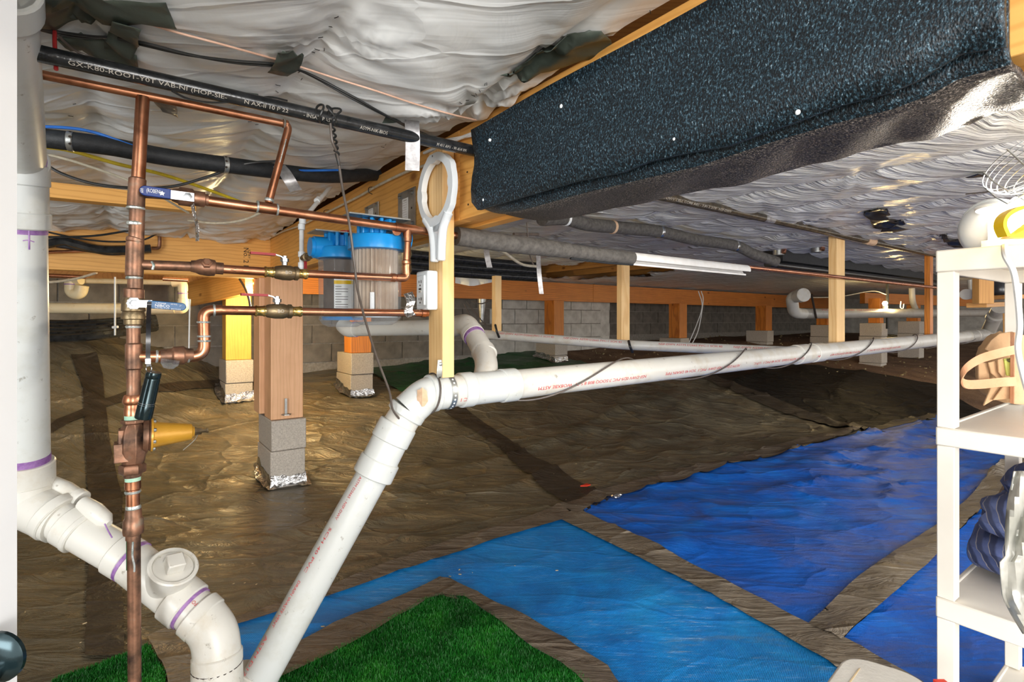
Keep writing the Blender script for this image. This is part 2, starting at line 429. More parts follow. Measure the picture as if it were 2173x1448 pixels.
M['blackfoam'] = basic('black_foam', [(.3, (.008, .010, .012)), (.7, (.022, .024, .027))], .6, 0, 60, .4, 200, .002)
M['whitefoam'] = basic('white_foam', [(.3, (.82, .80, .77)), (.7, (.90, .89, .87))], .5, 0, 30, .2, 120, .002)
M['cable_black'] = basic('black_cable', [(.3, (.010, .012, .012)), (.7, (.03, .03, .03))], .4, 0, 30, 0)
M['cable_brown'] = basic('brown_cable', [(.3, (.07, .055, .045)), (.7, (.13, .105, .09))], .4, 0, 30, 0)
M['cable_blue'] = basic('blue_cable', [(.3, (.01, .10, .42)), (.7, (.02, .17, .60))], .4, 0, 30, 0)
M['cable_yellow'] = basic('yellow_cable', [(.3, (.48, .34, .01)), (.7, (.70, .52, .03))], .45, 0, 30, 0)
M['cable_cream'] = basic('cream_cable', [(.3, (.50, .44, .32)), (.7, (.72, .66, .52))], .5, 0, 30, 0)
M['cable_salmon'] = basic('salmon_cable', [(.3, (.60, .36, .25)), (.7, (.74, .48, .36))], .5, 0, 30, 0)
M['cable_white'] = basic('white_cable', [(.3, (.68, .68, .66)), (.7, (.82, .82, .80))], .45, 0, 30, 0)
M['red_tie'] = basic('red_tie', [(.3, (.32, .02, .02)), (.7, (.48, .03, .03))], .45, 0, 30, 0)
M['block'] = basic('concrete_block', [(.3, (.42, .37, .31)), (.5, (.54, .48, .41)), (.7, (.64, .58, .50))], .92, 0, 110, .8, 150, .006, detail=5)
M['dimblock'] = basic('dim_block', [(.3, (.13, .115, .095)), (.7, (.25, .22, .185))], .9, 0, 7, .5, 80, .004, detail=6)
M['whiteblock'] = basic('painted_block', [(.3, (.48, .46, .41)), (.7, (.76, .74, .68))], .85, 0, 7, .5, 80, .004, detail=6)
M['mortar'] = basic('mortar', [(.3, (.22, .20, .17)), (.7, (.34, .31, .27))], .95, 0, 40, .6, 120, .004)
M['foil'] = basic('foil', [(.3, (.32, .30, .28)), (.7, (.8, .8, .8))], .22, .95, 18, .9, 26, .02)
M['tape_green'] = basic('green_duct_tape', [(.3, (.040, .055, .045)), (.7, (.085, .105, .085))], .42, .1, 10, .35, 30, .004)
M['tape_grey'] = basic('grey_duct_tape', [(.3, (.13, .135, .12)), (.7, (.24, .24, .22))], .45, .2, 12, .35, 30, .004)
M['tape_silver'] = basic('silver_tape', [(.3, (.22, .21, .21)), (.7, (.44, .43, .43))], .4, .5, 50, .35, 40, .003)
M['staple'] = basic('staple_steel', [(.3, (.03, .03, .03)), (.7, (.1, .1, .1))], .4, .8, 30, 0)
M['cream_plastic'] = basic('cream_shelf_plastic', [(.3, (.80, .75, .66)), (.7, (.86, .81, .72))], .38, 0, 6, .1, 120, .001)
M['table_plastic'] = basic('table_plastic', [(.3, (.60, .57, .51)), (.7, (.70, .67, .61))], .45, 0, 12, .25, 160, .002)
M['white_plastic'] = basic('white_plastic', [(.3, (.76, .80, .82)), (.7, (.86, .89, .90))], .3, 0, 10, .05, 100)
M['door'] = basic('white_paint', [(.3, (.66, .67, .68)), (.7, (.70, .71, .72))], .4, 0, 5, .05, 60)
M['knob'] = basic('dark_bronze_knob', [(.3, (.01, .022, .026)), (.7, (.025, .045, .05))], .18, .6, 20, 0)
M['filter_blue'] = basic('blue_plastic', [(.3, (.010, .26, .68)), (.7, (.014, .33, .80))], .28, 0, 12, .12, 40, .002)
M['filter_red'] = basic('red_plastic', [(.3, (.42, .008, .012)), (.7, (.58, .012, .02))], .3, 0, 12, .05, 40)
M['leather'] = basic('tan_suede', [(.3, (.42, .25, .12)), (.7, (.62, .40, .22))], .85, 0, 12, .4, 120, .003)
M['strap'] = basic('orange_webbing', [(.3, (.72, .34, .17)), (.7, (.86, .46, .27))], .75, 0, 14, .5, 220, .002)
M['hivis'] = basic('lime_pattern', [(.36, (.08, .08, .03)), (.42, (.60, .66, .14)), (.7, (.68, .72, .20))], .6, 0, 34, .1, 100, detail=6)
M['silver_tarp'] = basic('silver_tarp', [(.3, (.34, .34, .29)), (.7, (.70, .68, .63))], .36, .3, 7, .5, 16, .015)
M['black_plastic'] = basic('black_plastic', [(.3, (.012, .012, .014)), (.7, (.03, .03, .035))], .25, 0, 12, .05, 40)
M['yellow_plastic'] = basic('yellow_plastic', [(.3, (.80, .50, .005)), (.7, (.90, .62, .01))], .35, 0, 12, .05, 40)
M['kraft'] = basic('kraft', [(.3, (.60, .44, .24)), (.7, (.70, .54, .32))], .8, 0, 12, .2, 60)
M['red_scrap'] = basic('red_scrap', [(.3, (.70, .03, .01)), (.7, (.85, .06, .02))], .4, 0, 12, .2, 60)
M['rock'] = basic('dusty_rock', [(.3, (.22, .17, .08)), (.7, (.42, .34, .18))], .95, 0, 20, .8, 40, .01)
M['hub_purple'] = M['purple']

# concrete-like dirt
def dirt_mat():
    m, nt, b = new_mat('dirt'); co = coords(nt)
    a = ramp(nt, noise(nt, co, 3.5, 8, .7), [(.3, (.12, .062, .032)), (.55, (.26, .145, .075)), (.75, (.36, .225, .125))])
    s = ramp(nt, noise(nt, co, 60, 4, .7), [(.60, (0, 0, 0)), (.68, (1, 1, 1))])
    mx = nd(nt, 'ShaderNodeMix', data_type='RGBA', blend_type='MIX'); nt.links.new(s, mx.inputs[0])
    nt.links.new(a, mx.inputs[6]); mx.inputs[7].default_value = (.42, .33, .23, 1)
    nt.links.new(mx.outputs[2], b.inputs['Base Color']); b.inputs['Roughness'].default_value = .95
    bump(nt, b, noise(nt, co, 24, 8, .75), 1, .05); return m
M['dirt'] = dirt_mat()
def film_white(nm='white_film', far=False):
    m, nt, b = new_mat(nm); co = coords(nt)
    f = noise(nt, co, 2.2, 4)
    nt.links.new(ramp(nt, f, [(.3, (.80, .81, .79)), (.7, (.88, .885, .87))]), b.inputs['Base Color'])
    b.inputs['Roughness'].default_value = .34; b.inputs['Specular IOR Level'].default_value = .55
    b.inputs['Sheen Weight'].default_value = .1
    # fine creases: distorted, stretched noise turned along the joists' cross direction
    ang = -math.atan2(V.y, V.x)
    st = coords(nt, (.9, 7, 1), rot=(0, 0, ang))
    n1 = noise(nt, st, 1.7, 3, .5, 1.0)
    st2 = coords(nt, (3, 1.2, 1), rot=(0, 0, ang+.5)); n2 = noise(nt, st2, 4, 3, .5, 1.4)
    pr = bump(nt, b, n1, .16, .03); pr = bump(nt, b, n2, .14, .010, pr)
    bump(nt, b, crease(nt, coords(nt, (.8, 3.2, 1), rot=(0, 0, ang)), 2.0), .25, .012, pr)
    if far:
        b.inputs['Metallic'].default_value = .12; b.inputs['Roughness'].default_value = .26
        s3 = coords(nt, (.55, 6.5, 1), rot=(0, 0, ang)); n3 = noise(nt, s3, 2.4, 5, .6, 1.4)
        p3 = bump(nt, b, n3, .75, .06); bump(nt, b, crease(nt, coords(nt, (.7, 3.4, 1), rot=(0, 0, ang)), 1.9), .5, .02, p3)
    return m
M['film'] = film_white()
M['film_far'] = film_white('silvery_film', True)
def sheet(name, stops, rough, scale, dirt=None, streak=None, metal=0, bstr=.6, weave=0, spec=.5, rvar=.1):
    m, nt, b = new_mat(name); co = coords(nt); st = coords(nt, (1, 3.2, 1), rot=(0, 0, .7))
    out = ramp(nt, noise(nt, co, scale, 7, .65, .8), stops)
    if dirt:
        f = ramp(nt, noise(nt, st, 1.6, 8, .7, 1.0), [(dirt[0], (0, 0, 0)), (dirt[1], (1, 1, 1))])
        mx = nd(nt, 'ShaderNodeMix', data_type='RGBA', blend_type='MIX'); nt.links.new(f, mx.inputs[0])
        nt.links.new(out, mx.inputs[6]); mx.inputs[7].default_value = (*dirt[2], 1); out = mx.outputs[2]
    if streak:
        s2 = coords(nt, (2, 30, 1), rot=(0, 0, streak[2]))
        f = ramp(nt, noise(nt, s2, 4, 8, .8, .6), [(streak[0], (0, 0, 0)), (streak[0]+.12, (1, 1, 1))])
        k = ramp(nt, noise(nt, co, 2.3, 4, .6), [(.42, (0, 0, 0)), (.62, (1, 1, 1))])
        mu = nd(nt, 'ShaderNodeMix', data_type='RGBA', blend_type='MULTIPLY'); mu.inputs[0].default_value = 1
        nt.links.new(f, mu.inputs[6]); nt.links.new(k, mu.inputs[7])
        mx = nd(nt, 'ShaderNodeMix', data_type='RGBA', blend_type='MIX'); nt.links.new(mu.outputs[2], mx.inputs[0])
        nt.links.new(out, mx.inputs[6]); mx.inputs[7].default_value = (*streak[1], 1); out = mx.outputs[2]
    nt.links.new(out, b.inputs['Base Color']); b.inputs['Metallic'].default_value = metal
    mr = nd(nt, 'ShaderNodeMapRange'); mr.inputs['To Min'].default_value = rough-rvar; mr.inputs['To Max'].default_value = rough+rvar
    nt.links.new(noise(nt, co, 3, 5), mr.inputs[0]); nt.links.new(mr.outputs[0], b.inputs['Roughness'])
    b.inputs['Specular IOR Level'].default_value = spec
    pr = bump(nt, b, noise(nt, st, 3.2, 6, .6, 1.5), bstr, .05)
    pr = bump(nt, b, noise(nt, co, 14, 5, .6, 1.0), bstr*.5, .012, pr)
    pr = bump(nt, b, crease(nt, coords(nt, (1, 1.9, 1), rot=(0, 0, .5)), 1.7), bstr*.75, .022, pr)
    if weave:
        wv = nd(nt, 'ShaderNodeTexWave'); wv.inputs['Scale'].default_value = 70; nt.links.new(coords(nt, (1, 1, 1), rot=(0, 0, .6)), wv.inputs['Vector'])
        w2 = nd(nt, 'ShaderNodeTexWave'); w2.inputs['Scale'].default_value = 70; nt.links.new(coords(nt, (1, 1, 1), rot=(0, 0, .6+1.57)), w2.inputs['Vector'])
        ad = nd(nt, 'ShaderNodeMath', operation='ADD'); nt.links.new(wv.outputs['Fac'], ad.inputs[0]); nt.links.new(w2.outputs['Fac'], ad.inputs[1])
        bump(nt, b, ad.outputs[0], weave, .001, pr)
    return m
M['brown'] = sheet('brown_poly_sheet', [(.3, (.095, .080, .054)), (.5, (.175, .148, .098)), (.7, (.26, .215, .14))], .30, 2.2,
                   dirt=(.52, .74, (.31, .23, .12)), streak=(.58, (.36, .25, .14), .3), metal=.3, bstr=.6, weave=.12, spec=.7)
M['blacksheet'] = sheet('black_poly_sheet', [(.3, (.010, .009, .008)), (.7, (.026, .022, .018))], .42, 2.2, dirt=(.70, .9, (.03, .022, .016)), metal=.0, bstr=.6, spec=.08, rvar=.12)
M['seam'] = sheet('dark_seam_tape', [(.3, (.030, .022, .015)), (.7, (.075, .056, .038))], .45, 6, metal=.1, bstr=.5)
M['btape'] = sheet('brown_tape', [(.3, (.13, .10, .072)), (.7, (.24, .19, .14))], .42, 5, dirt=(.6, .75, (.24, .15, .08)), metal=.3, bstr=.6)
M['btape_light'] = sheet('taupe_tape', [(.3, (.20, .165, .12)), (.7, (.34, .28, .21))], .36, 5, metal=.35, bstr=.7)
M['blue_light'] = sheet('light_blue_tarp', [(.3, (.002, .14, .48)), (.5, (.004, .22, .64)), (.7, (.010, .30, .74))], .42, 3, dirt=(.60, .78, (.10, .22, .36)),
                        streak=(.56, (.50, .66, .80), -.55), bstr=.22, weave=.5)
M['blue_deep'] = sheet('deep_blue_tarp', [(.3, (.002, .08, .42)), (.5, (.003, .13, .62)), (.7, (.008, .19, .72))], .40, 3, dirt=(.50, .74, (.09, .105, .26)),
                       streak=(.56, (.36, .44, .70), .35), bstr=.28, weave=.2)
M['green_tarp'] = sheet('green_tarp', [(.3, (.006, .045, .014)), (.7, (.02, .13, .04))], .36, 3, bstr=.7)
def turf_mat():
    m, nt, b = new_mat('turf_blades'); oi = coords(nt)
    nt.links.new(ramp(nt, noise(nt, oi, 5, 7, .7), [(.3, (.003, .055, .004)), (.5, (.008, .15, .010)), (.72, (.04, .30, .02))]), b.inputs['Base Color'])
    b.inputs['Roughness'].default_value = .5; return m
M['turf'] = turf_mat()
def pad_mat(nm, stops):
    m, nt, b = new_mat(nm); co = coords(nt, (1, 1, 1))
    v = nd(nt, 'ShaderNodeTexVoronoi'); v.inputs['Scale'].default_value = 420; nt.links.new(coords(nt, (1, 1, .6)), v.inputs['Vector'])
    sp = ramp(nt, noise(nt, coords(nt, (1, 1, .6)), 330, 2, .8), stops)
    nt.links.new(sp, b.inputs['Base Color']); b.inputs['Roughness'].default_value = .5; b.inputs['Specular IOR Level'].default_value = .45
    bump(nt, b, v.outputs['Distance'], .45, .0015); return m
M['pad'] = pad_mat('foil_specked_foam', [(.44, (.001, .003, .005)), (.56, (.010, .026, .038)), (.66, (.06, .12, .16)), (.76, (.36, .42, .45))])
M['pad_lamplit'] = pad_mat('foam_lamplit_underside', [(.40, (.008, .007, .007)), (.50, (.05, .042, .038)), (.58, (.12, .10, .085)), (.70, (.34, .29, .25))])  # same foam as the pad; warm lamp light from below put into its colour
def glassy(name, col, rough=.04, ior=1.3, alpha_mix=.55):
    """thin clear plastic: part clear, part glossy tinted"""
    m, nt, b = new_mat(name); b.inputs['Base Color'].default_value = (*col, 1); b.inputs['Roughness'].default_value = rough
    b.inputs['Specular IOR Level'].default_value = .8
    t = nt.nodes.new('ShaderNodeBsdfTransparent'); t.inputs[0].default_value = (*[min(1, .6+c*.4) for c in col], 1)
    mx = nt.nodes.new('ShaderNodeMixShader'); mx.inputs[0].default_value = alpha_mix
    fr = nt.nodes.new('ShaderNodeLayerWeight'); fr.inputs[0].default_value = .35
    mr = nd(nt, 'ShaderNodeMapRange'); mr.inputs['To Min'].default_value = alpha_mix*.5; mr.inputs['To Max'].default_value = .35
    nt.links.new(fr.outputs['Facing'], mr.inputs[0]); nt.links.new(mr.outputs[0], mx.inputs[0])
    nt.links.new(t.outputs[0], mx.inputs[1]); nt.links.new(b.outputs[0], mx.inputs[2])
    nt.links.new(mx.outputs[0], nt.nodes['Material Output'].inputs['Surface']); return m
M['clear'] = glassy('clear_plastic', (.75, .80, .85), .05, alpha_mix=.12)
M['pleats'] = basic('pleated_filter', [(.3, (.44, .31, .21)), (.7, (.60, .46, .33))], .45, 0, 20, 0)
M['carbon'] = basic('carbon_filter', [(.3, (.10, .07, .05)), (.7, (.17, .12, .09))], .5, 0, 20, .2)
def quilt():
    m, nt, b = new_mat('quilted_blue_blanket'); co = coords(nt)
    base = ramp(nt, noise(nt, co, 6, 5), [(.3, (.07, .10, .26)), (.7, (.17, .21, .40))])
    w1 = nd(nt, 'ShaderNodeTexWave'); w1.inputs['Scale'].default_value = 13; w1.inputs['Distortion'].default_value = 1.5; nt.links.new(coords(nt, (1, 1, 1), rot=(.3, .5, .9)), w1.inputs['Vector'])
    f = ramp(nt, w1.outputs['Fac'], [(.005, (1, 1, 1)), (.014, (0, 0, 0))])
    o = ramp(nt, noise(nt, co, 4.2, 3), [(.57, (0, 0, 0)), (.60, (1, 1, 1))])
    a = nd(nt, 'ShaderNodeMix', data_type='RGBA'); nt.links.new(f, a.inputs[0]); nt.links.new(base, a.inputs[6]); a.inputs[7].default_value = (.45, .42, .42, 1)
    c = nd(nt, 'ShaderNodeMix', data_type='RGBA'); nt.links.new(o, c.inputs[0]); nt.links.new(a.outputs[2], c.inputs[6]); c.inputs[7].default_value = (.45, .16, .05, 1)
    nt.links.new(c.outputs[2], b.inputs['Base Color']); b.inputs['Roughness'].default_value = .85
    pr = bump(nt, b, w1.outputs['Fac'], .5, .02); bump(nt, b, noise(nt, co, 160, 2), .4, .002, pr); return m
M['quilt'] = quilt()
def emit(name, col, s):
    m, nt, b = new_mat(name); b.inputs['Emission Color'].default_value = (*col, 1); b.inputs['Emission Strength'].default_value = s; b.inputs['Base Color'].default_value = (*col, 1); return m
M['bulb'] = emit('lit_bulb', (1, .90, .72), 40)
M['bulb2'] = emit('lit_far_bulb', (1, .72, .35), 60)
# ---------------------------------------------------------------- ground and sheets
def grid_mesh(name, xs, ys, fn, mat, conv=None, keep=None):
    X, Y = np.meshgrid(xs, ys, indexing='ij')
    if conv: X, Y = conv(X, Y)
    Zz = fn(X, Y); n, m = X.shape
    vs = np.stack([X.ravel(), Y.ravel(), Zz.ravel()], 1)
    i, j = np.meshgrid(np.arange(n-1), np.arange(m-1), indexing='ij'); a = (i*m+j).ravel()
    fs = np.stack([a, a+m, a+m+1, a+1], 1)
    if keep is not None:
        k = keep(X, Y)[:-1, :-1].ravel(); fs = fs[k]
    me = bpy.data.meshes.new(name)
    me.vertices.add(len(vs)); me.vertices.foreach_set('co', vs.ravel())
    me.loops.add(len(fs)*4); me.loops.foreach_set('vertex_index', fs.ravel())
    me.polygons.add(len(fs)); me.polygons.foreach_set('loop_start', np.arange(0, len(fs)*4, 4)); me.polygons.foreach_set('use_smooth', [True]*len(fs))
    me.update(calc_edges=True); me.validate(); me.materials.append(mat)
    return me
fl = bpy.data.objects.new('floor', grid_mesh('floor', np.arange(-6, 14, .09), np.arange(-1.6, 14.5, .09), lambda x, y: zf(x, y)-.012+.03*(fbm(x*3, y*3, 2)-.5)*S((y-4)/2)-.02, M['dirt']))
COL.objects.link(fl); tag(fl, kind='structure')

def xy(pts): return [(p.x, p.y) if isinstance(p, Vector) else (p[0], p[1]) for p in pts]
def px_poly(*pts): return xy([PF(*p) for p in pts])
def drape_thing(name, pts, off, res, mat, label, cat, group=None, parent=None):
    m = poly_drape(pts, zsheet, off, res); return (mesh(name, m, mat, parent=parent, angle=180) if parent else tag(mesh(name, m, mat, angle=180), label, cat, group))
bp = [(-5.0, 4.6)]+px_poly((250, 706), (400, 700), (560, 703), (700, 706), (960, 740), (1240, 780), (1490, 802), (1820, 916))+[(2.3, 2.2), (2.0, -.4), (-2.8, -.4), (-4.2, 1.5)]
brown = drape_thing('plastic_sheet', ragged(bp, .01, .3, 2), .0, .035, M['brown'], 'brown grey plastic vapour sheet covering the ground around the concrete block post footings', 'plastic sheet')
def tape(parent, pts, off, mat=None, seed=1, res=.03, name='tape_strip', rag=.004):
    o = mesh(name, poly_drape(ragged(pts, rag, .12, seed), zsheet, off, res), mat or M['btape'], parent=parent, angle=180); return o
tape(brown, px_poly((930, 868), (985, 870), (1080, 935), (1160, 985), (1300, 1068), (1235, 1095), (1140, 1030), (1060, 955)), .010, M['seam'], 3)
tape(brown, px_poly((150, 760), (205, 765), (218, 800), (260, 1060), (262, 1400), (180, 1400), (190, 1060), (175, 820)), .010, M['seam'], 4)
tape(brown, px_poly((88, 940), (120, 900), (245, 845), (560, 800), (560, 812), (250, 862), (160, 905)), .012, M['seam'], 14)
blk = drape_thing('plastic_sheet', ragged(px_poly((1490, 798), (1600, 777), (1700, 777), (1990, 818), (2100, 880), (2200, 960), (2050, 985), (1830, 919)), .008, .2, 5), .006, .05, M['blacksheet'],
                  'glossy black plastic sheet lying between the bare dirt and the deep blue tarp', 'plastic sheet')
tape(blk, px_poly((1470, 802), (1505, 800), (1650, 850), (1850, 912), (1990, 880), (1985, 892), (1835, 922), (1790, 912), (1620, 862)), .014, M['seam'], 6)
gt = drape_thing('green_tarp', ragged(px_poly((690, 712), (760, 700), (1000, 712), (1150, 745), (1250, 775), (1190, 798), (900, 850), (850, 835), (790, 800), (735, 735)), .006, .2, 7), .012, .06, M['green_tarp'],
                 'dark green tarp on the rising ground behind the white drain elbow', 'tarp')
b1 = drape_thing('blue_tarp', ragged(px_poly((385, 1372), (500, 1330), (700, 1266), (920, 1193), (1195, 1104), (1480, 1240), (1785, 1405), (1810, 1560), (1500, 1800), (400, 1800)), .003, .1, 8), .010, .03, M['blue_light'],
                 'light blue tarp strip with pale scuffs between the green turf and the taupe seam', 'tarp')
b2 = drape_thing('blue_tarp', ragged(px_poly((1215, 1090), (1300, 1058), (1500, 1008), (1700, 958), (1985, 886), (2070, 900), (2150, 975), (2060, 1075), (1900, 1200), (1725, 1345)), .003, .1, 9), .010, .035, M['blue_deep'],
                 'large deep blue tarp with muddy streaks beyond the taupe tape seam', 'tarp')
b3 = drape_thing('blue_tarp', ragged(px_poly((1775, 1380), (1985, 1185), (2080, 1095), (2300, 1100), (2300, 1700), (2050, 1620), (1850, 1440)), .003, .1, 10), .010, .035, M['blue_deep'],
                 'deep blue tarp corner under the cream shelf unit and the white table', 'tarp')
tape(b1, px_poly((1190, 1110), (1222, 1086), (1480, 1215), (1720, 1338), (1800, 1372), (1990, 1480), (1800, 1450), (1640, 1345), (1450, 1246)), .018, M['btape_light'], 11)
tape(b2, px_poly((1716, 1338), (1800, 1255), (1900, 1180), (1985, 1128), (2060, 1060), (2133, 985), (2190, 985), (2110, 1070), (2035, 1140), (1985, 1194), (1880, 1290), (1785, 1375)), .022, M['btape_light'], 12)
tape(b1, px_poly((395, 1355), (500, 1322), (700, 1256), (900, 1178), (1100, 1112), (1190, 1080), (1225, 1108), (1190, 1112), (1000, 1172), (700, 1275), (500, 1338), (420, 1364)), .019, M['btape'], 13)
tape(b2, px_poly((1185, 1082), (1300, 1040), (1500, 992), (1700, 935), (1860, 912), (1700, 960), (1500, 1013), (1300, 1062), (1225, 1098)), .019, M['btape'], 15)
def turf(pts, edge, label, seed, n, off):
    c = PF(*edge[0]) if edge else Vector((*pts[0], 0))
    t = thing('artificial_turf', (pts[0][0], pts[0][1], float(zf(*pts[0]))), label, 'artificial turf')
    m = poly_drape(pts, zsheet, off, .03); mesh('backing', m, M['turf'], parent=t, angle=180)
    # blades
    rnd = np.random.default_rng(seed); P2 = np.array(pts); lo = P2.min(0); hi = P2.max(0)
    q = rnd.uniform(lo, hi, (n, 2)); inside = np.zeros(n, bool)
    j = len(pts)-1
    for i in range(len(pts)):
        xi, yi = P2[i]; xj, yj = P2[j]
        c1 = ((yi > q[:, 1]) != (yj > q[:, 1])) & (q[:, 0] < (xj-xi)*(q[:, 1]-yi)/(yj-yi+1e-12)+xi); inside ^= c1; j = i
    q = q[inside]; k = len(q); z = zsheet(q[:, 0], q[:, 1])+off
    a = rnd.uniform(0, 6.28, k); wd = rnd.uniform(.0012, .0024, k); hh = rnd.uniform(.007, .015, k); la = rnd.uniform(0, 6.28, k); ll = rnd.uniform(0, .010, k)
    o = np.array(ORG[t.name])
    v = np.zeros((k, 3, 3)); dx = np.cos(a)*wd; dy = np.sin(a)*wd
    v[:, 0] = np.stack([q[:, 0]-dx, q[:, 1]-dy, z], 1); v[:, 1] = np.stack([q[:, 0]+dx, q[:, 1]+dy, z], 1)
    v[:, 2] = np.stack([q[:, 0]+np.cos(la)*ll, q[:, 1]+np.sin(la)*ll, z+hh], 1); v -= o
    me = bpy.data.meshes.new('blades'); me.from_pydata(v.reshape(-1, 3).tolist(), [], np.arange(3*k).reshape(-1, 3).tolist()); me.materials.append(M['turf'])
    ob = bpy.data.objects.new('blades', me); COL.objects.link(ob); ob.parent = t; ob['kind'] = 'stuff'; return t
tpoly = px_poly((560, 1462), (700, 1398), (820, 1330), (905, 1283), (940, 1272), (985, 1278), (1020, 1302), (1081, 1350), (1130, 1388), (1190, 1418), (1260, 1470), (1300, 1800), (560, 1800))
t1 = turf(tpoly, None, 'green artificial turf in the middle foreground with brown tape round its pointed corner', 1, 90000, .014)
tape(t1, px_poly((520, 1440), (621, 1383), (709, 1338), (840, 1282), (935, 1238), (975, 1290), (935, 1276), (905, 1288), (820, 1338), (700, 1404), (560, 1470)), .022, M['btape'], 16)
tape(t1, px_poly((930, 1240), (955, 1241), (1062, 1299), (1154, 1348), (1200, 1374), (1290, 1430), (1330, 1500), (1250, 1480), (1190, 1424), (1130, 1392), (1075, 1352), (1020, 1306), (985, 1282), (940, 1276)), .024, M['btape'], 17)
t2 = turf(px_poly((100, 1470), (124, 1450), (198, 1427), (272, 1402), (316, 1382), (350, 1450), (360, 1600), (60, 1600)), None, 'small green turf patch at the foot of the copper riser', 2, 40000, .014)
fp = drape_thing('plastic_flap', ragged(px_poly((311, 1368), (384, 1338), (418, 1385), (426, 1470), (430, 1600), (380, 1600), (352, 1452)), .003, .08, 18), .028, .03, M['btape_light'], 'grey plastic flap lying beside the small turf patch', 'plastic scrap')

# ---------------------------------------------------------------- ceiling film
cuv = lambda u, v: (B0.x+U.x*u+V.x*v, B0.y+U.y*u+V.y*v)
HOLE = uvof(PC(1215, 575))
def keep_r(X, Y):
    u = (X-B0.x)*U.x+(Y-B0.y)*U.y; v = (X-B0.x)*V.x+(Y-B0.y)*V.y
    return (((u-HOLE[0])/.9)**2+((v-HOLE[1]-.2)/(.85+.2*np.sin(u*9)))**2 > 1)
parts = [grid_mesh('c', np.arange(-1.75, 2.64, .016), np.arange(-3.4, .005, .016), zc, M['film'], cuv),
         grid_mesh('c', np.arange(-1.75, 4.6, .024), np.arange(.14, 4.6, .024), zc, M['film'], cuv, keep_r),
         grid_mesh('c', np.arange(-1.75, 4.6, .06), np.arange(4.6-.03, 14.4, .06), zc, M['film'], cuv),
         grid_mesh('c', np.arange(2.72, 5.1, .05), np.arange(-4.2, .16, .05), zc, M['film'], cuv)]
bm = bmesh.new()
for i_, m_ in enumerate(parts):
    if i_: m_.materials.append(M['film_far']); m_.polygons.foreach_set('material_index', [1]*len(m_.polygons))
    bm.from_mesh(m_); bpy.data.meshes.remove(m_)
cme = bpy.data.meshes.new('ceiling'); bm.to_mesh(cme); bm.free(); cme.materials.append(M['film']); cme.materials.append(M['film_far'])
cl = bpy.data.objects.new('ceiling', cme); COL.objects.link(cl); tag(cl, kind='structure')
sub = MB().box(UV(1.6, 5, H+.80), U, V, Z, 7.2, 20, .03)
tag(mesh('ceiling_subfloor', sub, M['joist']), kind='structure')
M_dark = M['joist']
# joists above the film, seen through the torn hole
for k in range(9):
    v0 = 1.0+.6*k
    tag(board('ceiling_joist', UV(-1, v0+.2, H+.70), UV(5, v0+.2, H+.70), Z, .18, .04, M['joist']), kind='structure')

# ---------------------------------------------------------------- foundation walls
def block_wall(name, uu, v0, v1, ztop, rows, mat, depth=.19, along='v', bl=.42, bh=.205):
    t = bpy.data.objects.new(name, None); COL.objects.link(t); tag(t, kind='structure')
    dirv = V if along == 'v' else U; nrm = -U if along == 'v' else -V
    base = (lambda s: UV(uu, s, 0)) if along == 'v' else (lambda s: UV(s, uu, 0))
    t.location = base(v0); ORG[t.name] = Vector(t.location)
    mesh('mortar', MB().box((base(v0)+base(v1))/2+nrm*(-depth/2-.006)+Z*(H+ztop-.9), dirv, nrm, Z, abs(v1-v0), depth, 1.8), M['mortar'], parent=t)
    gap = .012; proto = None
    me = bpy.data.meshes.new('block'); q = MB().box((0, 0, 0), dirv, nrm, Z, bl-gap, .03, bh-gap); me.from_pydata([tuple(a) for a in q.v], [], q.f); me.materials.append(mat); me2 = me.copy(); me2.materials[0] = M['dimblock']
    n = int(abs(v1-v0)/bl)+1; rnd = random.Random(7)
    for r in range(rows):
        for c in range(n):
            s = v0+bl*(c+.5*(r % 2))+bl/2
            if s+bl/2 > v1+.2: continue
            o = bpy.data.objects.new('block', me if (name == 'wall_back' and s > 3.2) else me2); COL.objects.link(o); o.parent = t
            o.location = base(s)+Z*(H+ztop-bh*(r+.5))-nrm*(.004+rnd.uniform(-.003, .003))-ORG[t.name]
    return t
wu, wv = uvof(Vector((1.15, 8.2, 0)))
vr = wv+.50
block_wall('wall_back', wu, -4.2, vr, .36, 4, M['whiteblock'])
block_wall('wall_back_recess', wu+.4, vr-.2, 14.2, .36, 3, M['whiteblock'])
mesh('wall_pier', MB().box(UV(wu+.2, vr-.10, H-.35), U, V, Z, .4, .2, 1.42), M['whiteblock'])['kind'] = 'structure'
tag(mesh('wall_back_rim', MB().box(UV(wu+.14, 0, H+.60), U, V, Z, .2, 9.2, .50).box(UV(wu+.54, 9.8, H+.60), U, V, Z, .2, 10, .50), M['joist']), kind='structure')
tag(mesh('wall_right', MB().box(UV(1, 14.3, H-.2), U, V, Z, 9.5, .2, 2), M['whiteblock']), kind='structure')
tag(mesh('wall_left', MB().box(UV(1.4, -4.3, H-.2), U, V, Z, 7, .2, 2), M['whiteblock']), kind='structure')

